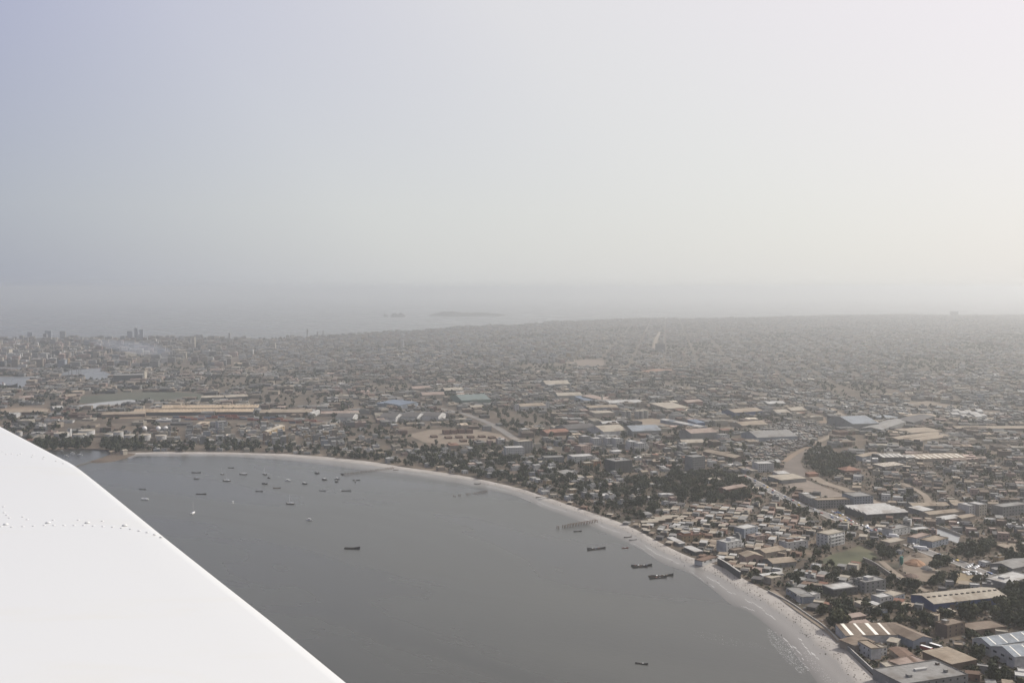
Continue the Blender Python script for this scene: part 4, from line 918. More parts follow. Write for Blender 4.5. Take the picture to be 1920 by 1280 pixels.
ZONES = [
 zone('beach huts', [(1030,935),(1060,940),(1110,957),(1160,972),(1205,990),(1250,1012),(1300,1038),(1335,1052),(1320,1060),(1240,1024),(1200,1003),(1110,969),(1050,948)], 8, -28, 0.9, 0.08, (2.2, 3.4), TIN, 1.0),
 zone('shore trees', SHORE_TREES, 11, 10, 0.25, 0.66, (3, 7), PALE, 0.2, 1.0, 9, (3.2, 6.5)),
 zone('cove trees', [(60,828),(130,826),(270,826),(272,850),(226,849),(200,844),(60,846)], 12, 10, 0.04, 0.92, (3, 5), PALE, 0.2, 1.0, 9, (4.5, 7.5)),
 zone('shore village', [(262,838),(275,812),(300,806),(400,800),(520,800),(640,806),(650,835),(600,845),(520,838),(450,834),(330,836)], 13, 18, 0.84, 0.13, (4, 13), PALE, 0.1, 1.0, 7),
 zone('tall trees', [(1185,905),(1240,896),(1300,890),(1390,890),(1400,915),(1400,945),(1330,948),(1240,938),(1250,925),(1210,925)], 11, 20, 0.05, 0.92, (3, 6), PALE, 0.2, 1.0, 9, (4.0, 7.0)),
 zone('leafy villas', [(700,862),(720,848),(800,842),(950,838),(1090,862),(1160,890),(1190,905),(1210,925),(1250,945),(1205,990),(1160,974),(1110,958),(1060,941),(1010,926),(940,905),(880,892),(800,880),(740,872)], 12, 24, 0.27, 0.68, (3.5, 7), PALE, 0.15, 1.0, 8, (3.5, 6.5)),
 zone('tin roof quarter', [(1205,990),(1250,945),(1330,948),(1400,945),(1480,965),(1530,985),(1545,1010),(1470,1040),(1400,1088),(1340,1056),(1290,1036)], 9, -24, 0.86, 0.12, (2.4, 5.5), TIN, 0.75, 1.0, 9, (2.5, 4.0)),
 zone('dark grove', [(1764,1046),(1800,1032),(1850,1018),(1960,1044),(1960,1080),(1890,1084),(1790,1078),(1764,1066)], 10, 30, 0.06, 0.85, (3, 6), PALE, 0.3, 1.0, 9, (4.0, 7.0)),
 zone('field trees', [(1610,1020),(1650,1018),(1690,1034),(1690,1048),(1650,1048),(1640,1038),(1604,1026)], 8, 30, 0.02, 0.95, (3, 6), PALE, 0.3, 1.0, 9, (3.5, 6.0)),
 zone('grove behind rails', [(1508,856),(1530,842),(1570,846),(1605,866),(1585,890),(1560,898),(1530,890)], 11, 30, 0.05, 0.9, (3, 6), DULL, 0.3, 1.0, 9, (4.0, 7.0)),
 zone('warehouse trees', [(1835,1160),(1880,1120),(1960,1110),(1960,1175),(1890,1180),(1840,1178)], 10, 30, 0.04, 0.8, (3, 6), PALE, 0.3, 1.0, 9, (4.5, 7.5)),
 zone('workshop trees', [(1560,1140),(1640,1130),(1700,1140),(1745,1160),(1760,1190),(1700,1170),(1620,1180),(1570,1180)], 9, 30, 0.12, 0.62, (3, 6), PALE, 0.3, 1.0, 9, (3.0, 5.5)),
 zone('near beach houses', [(1400,1088),(1470,1040),(1545,1030),(1620,1060),(1750,1130),(1760,1190),(1780,1330),(1640,1262),(1560,1184)], 10, -33, 0.33, 0.60, (2.8, 6.5), MIX, 0.35, 1.0, 8, (2.4, 5.0)),
 zone('near right', [(1740,1040),(1960,1080),(2150,1180),(2100,1380),(1780,1330),(1760,1190)], 10, -20, 0.24, 0.68, (3, 7), MIX, 0.2, 1.0, 8, (3.0, 5.5)),
 zone('road belt', [(1400,890),(1480,905),(1600,945),(1760,1000),(1760,1040),(1620,1012),(1545,1015),(1480,968),(1400,945)], 11, -24, 0.46, 0.46, (3, 7), MIX, 0.3, 1.0, 7, (2.6, 5.0)),
 zone('right quarter', [(1600,865),(2100,865),(2200,1130),(1960,1080),(1760,1000),(1640,940),(1560,900)], 12.5, -14, 0.68, 0.29, (3, 8.5), DULL, 0.15, 1.0, 8, (2.6, 5.0)),
 zone('market', [(1400,870),(1430,800),(1500,790),(1570,800),(1520,835),(1460,870)], 9, 12, 0.95, 0.02, (2.5, 4.5), [('grey', 'white', 4), ('grey', 'cream', 3), ('brown', 'grey', 2), ('dark grey', 'pinkish', 2)], 0.9, 1.0, 7),
 zone('below row', [(900,835),(1020,822),(1240,826),(1400,845),(1420,900),(1300,892),(1180,890),(1090,862),(1000,850)], 13, 15, 0.56, 0.38, (3.5, 9), PALE + MIX, 0.15),
 zone('highway side', [(1380,726),(1500,734),(1620,748),(1900,764),(2000,785),(1850,790),(1640,782),(1560,764),(1440,748)], 14, 8, 0.72, 0.12, (3, 6), [('grey', 'white', 4), ('grey', 'grey', 3), ('brown', 'tan', 2), ('pale blue', 'cream', 1)], 0.3),
 zone('rail band', [(150,786),(280,780),(480,780),(620,784),(620,798),(400,804),(270,806),(150,806)], 26, 0, 0.14, 0.22, (3, 6), MIX, 0.2),
 zone('left scrub', [(-400,720),(20,725),(150,760),(150,835),(60,845),(-400,880)], 22, 10, 0.3, 0.5, (3, 7), MIX, 0.2, 1.3),
 zone('south belt', [(640,800),(760,800),(760,845),(700,855),(640,845)], 15, 20, 0.36, 0.52, (3, 7), MIX + PALE, 0.15),
 zone('industry left', [(-500,690),(620,690),(640,800),(-500,860)], 18, 6, 0.34, 0.5, (4, 9), DULL, 0.05, 1.7),
 zone('industry middle', [(560,690),(1300,690),(1600,760),(1600,845),(900,850),(640,845)], 16, 14, 0.44, 0.46, (4, 10), MIX + DULL, 0.08, 1.5),
 zone('industry right', [(1300,760),(2300,760),(2300,880),(1300,880)], 16, -12, 0.48, 0.42, (4, 9), DULL, 0.08, 1.4),
 zone('harbour town', [(-700,640),(430,634),(470,700),(-700,720)], 27, 12, 0.52, 0.36, (8, 26), DULL + PALE, 0.0, 1.1),
 zone('pale town', [(380,625),(1060,600),(1100,640),(1060,682),(900,692),(430,690)], 20, 18, 0.72, 0.17, (7, 17), PALE, 0.0, 1.05),
 zone('far town', [(1000,590),(2600,570),(2600,775),(1300,760),(1000,695)], 19, -8, 0.72, 0.22, (5, 11), DULL + PALE, 0.0, 1.05),
]
cand = []                                     # (dist, x, y, w, d, h, ang, wall, roof, shack, zone)
trees = []                                    # (dist, x, y, r, zone)
FB = [(min(p[0] for p in f), max(p[0] for p in f), min(p[1] for p in f), max(p[1] for p in f), f) for f in FOOT]
def blocked(x, y, rad):
    bad = np.zeros(x.shape, bool)
    for x0, x1, y0, y1, f in FB:
        m = (x > x0 - rad) & (x < x1 + rad) & (y > y0 - rad) & (y < y1 + rad)
        if m.any():
            idx = np.nonzero(m)[0]; cx, cy = (x0 + x1) / 2, (y0 + y1) / 2
            xx, yy = x[idx], y[idx]
            hit = np.zeros(len(idx), bool)
            for ox, oy in ((0, 0), (rad, 0), (-rad, 0), (0, rad), (0, -rad)): hit |= inside(f, xx + ox, yy + oy)
            bad[idx[hit]] = True
    return bad
inner_xy = [(p.x, p.y) for p in inner_w]
def near_beach(x, y, rad):
    bad = np.zeros(x.shape, bool)
    for (ax, ay), (bx, by) in zip(inner_xy[:-1], inner_xy[1:]):
        L2 = (bx-ax)**2 + (by-ay)**2; t = np.clip(((x-ax)*(bx-ax) + (y-ay)*(by-ay)) / L2, 0, 1)
        bad |= (x - ax - t*(bx-ax))**2 + (y - ay - t*(by-ay))**2 < rad**2
    return bad
for zi, z in enumerate(ZONES):
    G = [at(px, py, LAND_Z) for px, py in z['poly']]; gp = [(p.x, p.y) for p in G]
    cx, cy = sum(p[0] for p in gp) / len(gp), sum(p[1] for p in gp) / len(gp)
    ca, sa = math.cos(z['ang']), math.sin(z['ang']); c = z['cell']
    loc = [((x-cx)*ca + (y-cy)*sa, -(x-cx)*sa + (y-cy)*ca) for x, y in gp]
    i0, i1 = int(min(l[0] for l in loc) / c) - 1, int(max(l[0] for l in loc) / c) + 2
    j0, j1 = int(min(l[1] for l in loc) / c) - 1, int(max(l[1] for l in loc) / c) + 2
    I, J = np.meshgrid(np.arange(i0, i1), np.arange(j0, j1)); I = I.ravel(); J = J.ravel()
    keep = (I % z['street'] != 0) & (J % (z['street'] // 2 + 1) != 0); I = I[keep]; J = J[keep]
    u = I * c + rng.uniform(-.14, .14, I.shape) * c; v = J * c + rng.uniform(-.14, .14, I.shape) * c
    # long bends so the streets are not ruled lines
    u = u + 0.35 * c * np.sin(v / (17 * c) * 2 * np.pi + zi); v = v + 0.35 * c * np.sin(u / (23 * c) * 2 * np.pi + 2 * zi)
    x = cx + u * ca - v * sa; y = cy + u * sa + v * ca
    ok = inside(gp, x, y) & (y > 0) & (np.abs(x) < 0.52 * y + 40) & inside(LANDPIX, x, y)
    for zz in ZONES[:zi]:
        g2 = [at(px, py, LAND_Z) for px, py in zz['poly']]; ok &= ~inside([(p.x, p.y) for p in g2], x, y)
    x, y = x[ok], y[ok]
    nb = near_beach(x, y, 2.5 + (c * 0.3 if c > 8 else 0)); x, y = x[~nb], y[~nb]
    bl = blocked(x, y, c * 0.4); x, y = x[~bl], y[~bl]
    roll = rng.random(len(x)); wts = np.array([p[2] for p in z['pal']], float); pick = rng.choice(len(wts), len(x), p=wts / wts.sum())
    # clumps: groves and built blocks alternate on a larger scale
    cl = np.sin(x / (c * 3.1) + zi) * np.sin(y / (c * 4.3) + 1.7 * zi) * 0.16
    isT = roll < z['tree'] + cl * (1 if z['tree'] > .15 else 0.3); isH = ~isT & (roll < z['tree'] + z['fill'])
    D = np.hypot(x, y)
    # districts: darker and paler quarters, open ground and greener ones
    nz = np.sin(x / 210 + 1.3) * np.cos(y / 310 + 0.4) + 0.7 * np.sin(x / 97 - y / 173 + 2) + 0.5 * np.cos(x / 61 + y / 120)
    if c > 15: roll = np.where(nz > 1.05, roll * 0.0 + np.where(rng.random(len(roll)) < 0.5, 0.0, 1.0), roll); isT = roll < z['tree'] + 0.10 * nz + cl; isH = ~isT & (roll < z['tree'] + z['fill'] + 0.06)
    for k in np.nonzero(isH)[0]:
        g = z['grow'] * rng.uniform(0.62, 1.0) * (1.6 if rng.random() < 0.05 and c > 15 else 1.0); w = c * 0.9 * g * (1.5 if rng.random() < 0.12 and z['grow'] > 1.2 else 1); d = c * 0.9 * z['grow'] * rng.uniform(0.55, 0.98)
        h = z['hs'][0] + (z['hs'][1] - z['hs'][0]) * rng.random() ** 1.7
        wl, rf, _ = z['pal'][pick[k]]; rf = 'grey' if rf == 'white' and c > 15 and rng.random() < 0.75 else rf; wl = 'beige' if wl == 'white' and c > 15 and rng.random() < 0.4 else wl; sh = rng.random() < z['shack']
        cand.append((D[k], x[k], y[k], w, d, min(h, 3.6) if sh else h, z['ang'] + rng.normal(0, 0.05), wl, rf, sh, z['name']))
    for k in np.nonzero(isT)[0]:
        r = rng.uniform(*z['tsize']) if c < 16 else rng.uniform(3.5, 7) * (1.25 if c > 20 else 1)
        trees.append((D[k], x[k] + rng.normal(0, 1.2), y[k] + rng.normal(0, 1.2), r, z['name']))
        if rng.random() < 0.55 and c < 16: trees.append((D[k], x[k] + rng.normal(0, 4), y[k] + rng.normal(0, 4), r * rng.uniform(.6, .9), z['name']))
tx = np.array([t[1] for t in trees]); ty = np.array([t[2] for t in trees])
tb = blocked(tx, ty, 2.0) | ~inside(LANDPIX, tx, ty) | near_beach(tx, ty, 2.5); trees = [t for t, b in zip(trees, tb) if not b]
# lone trees the photo shows standing out
EXTRA = [(1578,1182,8.5,'big dark'), (1566,1180,6,'big dark'), (1804,1159,6.0,'tall slim'), (1817,1161,6.5,'tall slim'), (1700,1106,7,'round'), (1716,1108,6.5,'round'), (1640,1158,6,'round'), (1660,1150,6,'round'), (1748,1100,5,'round'), (1890,1170,6,'round'), (1905,1150,7,'round'), (1880,1160,6,'round'), (1500,1085,4.5,'round'), (1450,1088,4,'round'), (1492,1095,4.5,'round'), (1756,1070,7,'round'), (1760,1060,7,'round'), (1765,1088,6,'round'), (1700,930,6,'round'), (1706,936,5,'round')]
for px, py, r, _ in EXTRA:
    p = at(px, py, LAND_Z); trees.append((p.length * 0.5, p.x, p.y, r, 'lone'))
cand.sort(key=lambda q: q[0]); trees.sort(key=lambda q: q[0] / (q[3] / 4.5))
def in_view(x, y, m=14):
    px, py = pix(x, y, LAND_Z + 2); return -m < px < 1920 + m and py < 1288
print('houses', len(cand), 'trees', len(trees))

# ---------------------------------------------------------------- individual labels
USED = {}
ANCH_XY = np.array([(a[0], a[1]) for a in ANCH])
ORD = ['', 'second ', 'third ', 'fourth ', 'fifth ', 'sixth ', 'seventh ', 'eighth ', 'ninth ', 'tenth ', 'eleventh ', 'twelfth ', 'thirteenth ', 'fourteenth ', 'fifteenth ', 'sixteenth ']
def relation(x, y):
    d = (ANCH_XY[:, 0] - x)**2 + (ANCH_XY[:, 1] - y)**2; k = int(d.argmin()); ax, ay, nm = ANCH[k]
    pa, pb = pix(ax, ay, LAND_Z), pix(x, y, LAND_Z); dx, dy = pb[0] - pa[0], (pb[1] - pa[1]) * 1.6
    rel = ('right of' if dx > 0 else 'left of') if abs(dx) > abs(dy) else ('in front of' if dy > 0 else 'beyond')
    return rel, nm, math.sqrt(d[k])
def label_all(items):
    """items: [(object, description, x, y)] -> labels that single each out by look, then by landmark, then by order of distance from it"""
    b = {}
    for o, desc, x, y in items:
        rel, nm, dist = relation(x, y); b.setdefault((desc, rel, nm), []).append((dist, o))
    seen = set()
    for (desc, rel, nm), L in b.items():
        L.sort(key=lambda q: q[0])
        for k, (_, o) in enumerate(L):
            near = '' if len(L) == 1 else (ORD[k] if k < 16 else 'far ') + 'nearest '
            s_ = f'{desc}, {near}{rel} the {nm}'
            if len(s_.split()) > 16: s_ = s_.replace(' and roof room', '')
            if len(s_.split()) > 16: s_ = s_.replace(' with ', ', ').replace(' under a ', ', ').replace('pitched ', '')
            if len(s_.split()) > 16: s_ = s_.replace('dark grey', 'grey').replace('single-storey', 'low').replace('pale blue', 'bluish').replace(', second nearest', ', second').replace('the dark ', 'the ')
            if len(s_.split()) > 16: s_ = s_.replace(', ', ' ').replace(' roof ', ' roof, ').replace('two-storey house', 'house').replace('three-storey house', 'house')
            if s_ in seen: s_ = s_.replace(' the ', ' ', 1).replace(' house', ' house with roof room', 1)
            seen.add(s_); o['label'] = s_

# ---------------------------------------------------------------- individual houses and shacks
def storeys(h): return ['single-storey', 'two-storey', 'three-storey', 'four-storey'][max(0, min(3, int(h / 3.3)))]
BIGGEST = 300
hs = [q for q in cand if not q[9] and in_view(q[1], q[2])][:BIGGEST]; ss = [q for q in cand if q[9] and in_view(q[1], q[2])][:BIGGEST]
chosen = set(id(q) for q in hs) | set(id(q) for q in ss)
items = []
win_me = unit_box(M_GLASS, 1.3, 0.12, 1.2, 'window')
for q in hs:
    D, x, y, w, d, h, ang, wl, rf, sh, zn = q; rr = random.Random(int(x * 13 + y * 7))
    gable = rf in ('terracotta', 'rusty') or (rf in ('tan', 'brown') and rr.random() < 0.4)
    t = thing('house', '', 'house', (x, y, LAND_Z), ang, 'houses of the near quarters')
    m = MB(); m.box(-w/2, w/2, -d/2, d/2, -0.4, h, bottom=False)
    extra = ''
    if gable:
        rise = d * 0.17
        m.tri((-w/2, d/2, h), (-w/2, -d/2, h), (-w/2, 0, h+rise)); m.tri((w/2, -d/2, h), (w/2, d/2, h), (w/2, 0, h+rise))
    link('wall', m.mesh('wall', MW[wl]), t)
    m = MB()
    if gable:
        pair_of_slopes(m, w, d, h + 0.03, rise, 0.4); me = m.mesh('roof', MR[rf]); link('roof', me, t, (-w/2, -d/2, 0)); extra = 'pitched '
    else:
        m.box(-w/2+0.25, w/2-0.25, -d/2+0.25, d/2-0.25, h+0.02, h+0.1)
        for a in ((-w/2-0.05, w/2+0.05, -d/2-0.06, -d/2+0.2), (-w/2-0.05, w/2+0.05, d/2-0.2, d/2+0.06), (-w/2-0.06, -w/2+0.2, -d/2+0.22, d/2-0.22), (w/2-0.2, w/2+0.06, -d/2+0.22, d/2-0.22)): m.box(*a, h-0.2, h+0.6)
        link('roof', m.mesh('roof', MR[rf]), t)
    tail = ''
    if not gable and w > 7 and rr.random() < 0.4:
        hw, hd = rr.uniform(2.4, w * 0.5), rr.uniform(2.2, d * 0.45); k = rr.choice([wl, 'white', 'grey', 'beige']); tail = ' and roof room'
        o = link('roof_room', unit_box(MW[k], round(hw, 1), round(hd, 1), 2.2, 'roof_room'), t, (rr.uniform(-.2, .2) * w, rr.uniform(-.2, .2) * d, h + 0.1))
        link('slab', unit_box(MR[rf], round(hw, 1) + 0.3, round(hd, 1) + 0.3, 0.18, 'slab'), o, (0, 0, 2.2))
    m = MB(); nf = max(1, int(h / 3.1))
    for f in range(nf):
        for k in range(max(2, int(w / 3))):
            xx = -w/2 + w * (k + 0.5) / max(2, int(w / 3)); m.box(xx-0.6, xx+0.6, -d/2-0.05, -d/2+0.05, f*3.1+1.1, f*3.1+2.3)
        for k in range(max(1, int(d / 4))):
            yy = -d/2 + d * (k + 0.5) / max(1, int(d / 4)); m.box(-w/2-0.05, -w/2+0.05, yy-0.6, yy+0.6, f*3.1+1.1, f*3.1+2.3)
    g = link('glazing', m.mesh('glazing', M_GLASS), t); g['kind'] = 'stuff'
    link('door', unit_box(M_DOOR, 1.1, 0.14, 2.1, 'door'), t, (rr.uniform(-.3, .3) * w, -d/2 - 0.02, 0))
    items.append((t, f'{wl} {storeys(h)} house with {extra}{rf} roof{tail}', x, y))
for q in ss:
    D, x, y, w, d, h, ang, wl, rf, sh, zn = q; rr = random.Random(int(x * 13 + y * 7))
    t = thing('shack', '', 'shack', (x, y, LAND_Z), ang, 'shacks of the near quarters')
    rise = d * rr.uniform(0.03, 0.12); m = MB(); m.box(-w/2, w/2, -d/2, d/2, -0.4, h, bottom=False)
    m.tri((-w/2, d/2, h), (-w/2, -d/2, h), (-w/2, d/2, h+rise)); m.tri((w/2, -d/2, h), (w/2, d/2, h), (w/2, d/2, h+rise)); m.quad((w/2, d/2, h), (-w/2, d/2, h), (-w/2, d/2, h+rise), (w/2, d/2, h+rise))
    link('wall', m.mesh('wall', MW[wl]), t)
    m = MB(); e = 0.45; z0, z1 = h + 0.03 - e * rise / d, h + 0.03 + rise * (1 + e / d)
    m.loft([[(xx, -d/2-e, z0), (xx, d/2+e, z1), (xx, d/2+e, z1+0.12), (xx, -d/2-e, z0+0.12)] for xx in (w/2+e, -w/2-e)])
    link('roof', m.mesh('roof', MR[rf]), t)
    link('door', unit_box(M_DOOR, 1.0, 0.14, 1.9, 'door'), t, (rr.uniform(-.3, .3) * w, -d/2 - 0.02, 0))
    size = 'wide' if w * d > 62 else 'small' if w * d < 34 else 'middling'
    items.append((t, f'{size} {wl} shack under a {rf} sheet roof', x, y))
label_all(items)

# ---------------------------------------------------------------- the other houses, thousands: one object
rest = [q for q in cand if id(q) not in chosen]
def many_boxes(L, name, label, mat, flat=False):
    n = len(L); A = np.array([(q[1], q[2], q[3], q[4], q[5], q[6]) for q in L]); ca, sa = np.cos(A[:, 5]), np.sin(A[:, 5])
    cor = np.array([(-.5, -.5), (.5, -.5), (.5, .5), (-.5, .5)])
    V = np.zeros((n, 12, 3)); ov = 0.35
    hutx = rng.uniform(-.25, .25, n); huty = rng.uniform(-.25, .25, n); huth = np.where(rng.random(n) < 0.4, rng.uniform(1.2, 2.6, n), 0.12) * (0.04 if flat else 1.0); base = A[:, 4] - 0.5 if flat else np.full(n, -0.4)
    for k in range(4):
        lx, ly = cor[k, 0] * A[:, 2], cor[k, 1] * A[:, 3]
        X = A[:, 0] + lx * ca - ly * sa; Y = A[:, 1] + lx * sa + ly * ca
        V[:, k] = np.stack([X, Y, LAND_Z + base], 1); V[:, 4 + k] = np.stack([X, Y, LAND_Z + A[:, 4] + (0.0 if k < 2 else 1) * A[:, 3] * 0.05], 1)
    hv = np.zeros((n, 8, 3))
    for k in range(4):
        lx, ly = (hutx + cor[k, 0] * 0.34) * A[:, 2], (huty + cor[k, 1] * 0.34) * A[:, 3]
        X = A[:, 0] + lx * ca - ly * sa; Y = A[:, 1] + lx * sa + ly * ca; zb = LAND_Z + A[:, 4]
        hv[:, k] = np.stack([X, Y, zb - 0.1], 1); hv[:, 4 + k] = np.stack([X, Y, zb + A[:, 3] * 0.05 + huth], 1)
    verts = np.concatenate([V[:, :8], hv], 1)                       # n,16,3
    face = np.array([(0,1,5,4),(1,2,6,5),(2,3,7,6),(3,0,4,7),(4,5,6,7),(8,9,13,12),(9,10,14,13),(10,11,15,14),(11,8,12,15),(12,13,14,15)])
    F = (np.arange(n)[:, None, None] * 16 + face[None]).reshape(-1)
    me = bpy.data.meshes.new(name); nf = n * 10
    me.vertices.add(n * 16); me.vertices.foreach_set('co', verts.reshape(-1)); me.loops.add(nf * 4); me.loops.foreach_set('vertex_index', F.astype(np.int32))
    me.polygons.add(nf); me.polygons.foreach_set('loop_start', np.arange(0, nf * 4, 4, dtype=np.int32)); me.polygons.foreach_set('loop_total', np.full(nf, 4, np.int32)); me.polygons.foreach_set('use_smooth', np.zeros(nf, bool)); me.update(calc_edges=True)
    wc = np.array([WALLS[q[7]] for q in L]); rc = np.array([ROOFS[q[8]] for q in L]); dn = np.sin(A[:, 0] / 190 + 0.7) * np.cos(A[:, 1] / 260) + 0.6 * np.sin(A[:, 0] / 80 + A[:, 1] / 140); vary = (rng.uniform(0.42, 1.0, (n, 1)) + (rng.random((n, 1)) < 0.04) * 0.9) * (1 + 0.16 * dn[:, None]); wc = wc * rng.uniform(0.6, 1.0, (n, 1)); rc = rc * vary
    col = np.ones((n, 10, 4)); col[:, :4, :3] = wc[:, None]; col[:, 4, :3] = rc; col[:, 5:9, :3] = wc[:, None]; col[:, 9, :3] = rc * rng.uniform(0.7, 1.25, (n, 1))
    at2 = me.attributes.new('paint', 'FLOAT_COLOR', 'FACE'); at2.data.foreach_set('color', np.clip(col, 0, 0.85).reshape(-1).astype(np.float32))
    me.materials.append(mat); return struct(name, me, 'stuff', label)
many_boxes(rest, 'distant_houses', 'thousands of small flat-roofed houses spreading to the far coast', attr_mat('plaster_and_tin'))

# ---------------------------------------------------------------- trees
def leaf_mat():
    m, nt, b = nodes('foliage')
    g = nt.nodes.new('ShaderNodeNewGeometry'); oi = nt.nodes.new('ShaderNodeObjectInfo')
    c = ramp(nt, noise(nt, 0.35, 3, 0.6, g.outputs['Position']), [(0.3, (0.015, 0.021, 0.011)), (0.55, (0.030, 0.036, 0.017)), (0.75, (0.058, 0.061, 0.031))])
    v = ramp(nt, noise(nt, 0.045, 3, 0.6, g.outputs['Position']), [(0.3, (0.75, 0.85, 0.8)), (0.5, (1, 1, 1)), (0.7, (1.5, 1.25, 0.95))]); c = mixc(nt, 1.0, c, v, 'MULTIPLY')
    k = ramp(nt, oi.outputs['Random'], [(0.0, (0.75, 0.8, 0.75)), (0.5, (1, 1, 1)), (1.0, (1.35, 1.2, 0.95))])
    nt.links.new(mixc(nt, 1.0, c, k, 'MULTIPLY'), b.inputs['Base Color']); b.inputs['Roughness'].default_value = 0.75; b.inputs['Specular IOR Level'].default_value = 0.15
    return m
M_LEAF = leaf_mat(); M_BARK = surf('bark', (0.11, 0.085, 0.065), 0.9, 0.25, 1.5)
def crown_arrays(seed, n, leaf, lobes=7, tall=1.0, flat=0.75):
    """leaf clumps spread over the shells of several lobes inside a unit crown (radius 1): n quads"""
    g = np.random.default_rng(seed); c = g.normal(0, 1, (lobes, 3)); c /= np.linalg.norm(c, axis=1)[:, None]
    c = c * g.uniform(0.25, 0.68, (lobes, 1)) * np.array([1, 1, flat * tall]); r = g.uniform(0.32, 0.58, lobes)
    k = g.integers(0, lobes, n); d = g.normal(0, 1, (n, 3)); d /= np.linalg.norm(d, axis=1)[:, None]
    p = c[k] + d * (r[k] * g.uniform(0.6, 1.05, n))[:, None] * np.array([1, 1, 0.85 * tall])
    nrm = d + g.normal(0, 0.55, (n, 3)); nrm /= np.linalg.norm(nrm, axis=1)[:, None]
    a = np.cross(nrm, g.normal(0, 1, (n, 3))); a /= np.linalg.norm(a, axis=1)[:, None]; b = np.cross(nrm, a)
    s = leaf * g.uniform(0.6, 1.3, (n, 1))
    return np.stack([p - a*s - b*s*.8, p + a*s - b*s*.7, p + a*s*.8 + b*s, p - a*s*.9 + b*s*.8], 1)      # n,4,3
def quads_mesh(name, Q, mat):
    n = len(Q); me = bpy.data.meshes.new(name); me.vertices.add(n*4); me.vertices.foreach_set('co', Q.reshape(-1)); me.loops.add(n*4); me.loops.foreach_set('vertex_index', np.arange(n*4, dtype=np.int32))
    me.polygons.add(n); me.polygons.foreach_set('loop_start', np.arange(0, n*4, 4, dtype=np.int32)); me.polygons.foreach_set('loop_total', np.full(n, 4, np.int32)); me.polygons.foreach_set('use_smooth', np.zeros(n, bool)); me.update(calc_edges=True); me.materials.append(mat); return me
KINDS_T = [('spreading', 1.0, 0.62, 420), ('round', 1.0, 0.85, 420), ('upright', 1.55, 1.0, 460), ('loose', 1.0, 0.7, 240)]
CROWNS = [quads_mesh('crown', crown_arrays(40 + i * 3 + j, n, 0.125 if n > 300 else 0.14, 8, tall, flat), M_LEAF) for i, (nm, tall, flat, n) in enumerate(KINDS_T) for j in range(3)]
def trunk_mesh(seed):
    g = random.Random(seed); q = MB(); q.bar((0, 0, -0.3), (0.03, 0.02, 0.8), 0.06, 6, 0.045)
    for k in range(4):
        a = k * math.pi / 2 + g.uniform(-.4, .4); q.bar((0.03, 0.02, 0.72), (0.5 * math.cos(a), 0.5 * math.sin(a), 1.25 + g.uniform(-.1, .25)), 0.035, 5, 0.012)
    return q.mesh('trunk', M_BARK)
TRUNKS = [trunk_mesh(i) for i in range(3)]
vis = [t for t in trees if in_view(t[1], t[2], 25)]; near = vis[:BIGGEST]; nid = set(id(t) for t in near); items = []
for t_ in near:
    D, x, y, r, zn = t_; rr = random.Random(int(x * 17 + y * 5)); ki = rr.choice([0, 0, 1, 1, 2, 3])
    if any(abs(x - at(e[0], e[1], LAND_Z).x) < 0.1 and e[3] == 'tall slim' for e in EXTRA): ki = 2
    t = thing('tree', '', 'tree', (x, y, LAND_Z), rr.uniform(0, 6.28), 'trees among the near houses')
    tall = KINDS_T[ki][1]; zc = r * (0.45 + 0.72 * tall * 0.8)
    o = link('crown', CROWNS[ki * 3 + rr.randrange(3)], t, (0, 0, zc), None, (r, r, r)); link('trunk', TRUNKS[rr.randrange(3)], t, None, None, (r, r, r * (0.55 + 0.25 * tall)))
    size = 'big' if r > 5.6 else 'small' if r < 3.4 else 'mid-sized'
    items.append((t, f'{size} {KINDS_T[ki][0]} dark green tree', x, y))
label_all(items)
restT = [t for t in trees if id(t) not in nid]
def many_trees(L, n, name, label, seed):
    if not L: return
    prot = [crown_arrays(seed + k, n, 0.30 if n < 60 else 0.2, 6, 1.0 + 0.35 * (k % 2), 0.75) for k in range(5)]
    A = np.array([(t[1], t[2], t[3]) for t in L]); rot = rng.uniform(0, 2*np.pi, len(L)); k = rng.integers(0, 5, len(L)); P = np.array(prot)[k]                # m,n,4,3
    ca, sa = np.cos(rot)[:, None, None], np.sin(rot)[:, None, None]
    X = P[..., 0] * ca - P[..., 1] * sa; Y = P[..., 0] * sa + P[..., 1] * ca; r = A[:, 2][:, None, None]
    Q = np.stack([A[:, 0][:, None, None] + X * r, A[:, 1][:, None, None] + Y * r, LAND_Z + r * 0.9 + P[..., 2] * r], -1).reshape(-1, 4, 3)
    Q[..., 2] = np.maximum(Q[..., 2], LAND_Z + 0.1)
    struct(name, quads_mesh(name, Q, M_LEAF), 'stuff', label)
mid = [t for t in restT if t[0] < 2300]; far = [t for t in restT if t[0] >= 2300]
many_trees(mid, 80, 'tree_cover', 'dark green trees between the houses in the middle distance', 90)
many_trees(far, 24, 'far_tree_cover', 'small hazy trees scattered over the far city', 140)
# low shrubs in the plots, and the clutter of yards: crates, sheds, drums, rubble
NEARZ = ('near beach houses', 'near right', 'road belt', 'right quarter', 'tin roof quarter', 'leafy villas', 'beach huts', 'below row', 'workshop trees', 'market')
def scatter(n):
    out = []
    while len(out) < n:
        px = rng.uniform(1000, 1930, 4000); py = 860 + 420 * rng.random(4000) ** 1.3; dx = (px - 960) / FPX; dy = (py - 640) / FPX
        t = -H / (-math.sin(PITCH) - dy * math.cos(PITCH)); x = dx * t; y = (math.cos(PITCH) - dy * math.sin(PITCH)) * t
        ok = inside(LANDPIX, x, y) & ~near_beach(x, y, 1.5); x, y = x[ok], y[ok]; ok = ~blocked(x, y, 0.6); out += list(zip(x[ok], y[ok]))
    return out[:n]
many_trees([(0, x, y, rng.uniform(0.7, 2.2), '') for x, y in scatter(4200)], 22, 'undergrowth', 'low dark shrubs between the houses', 210)
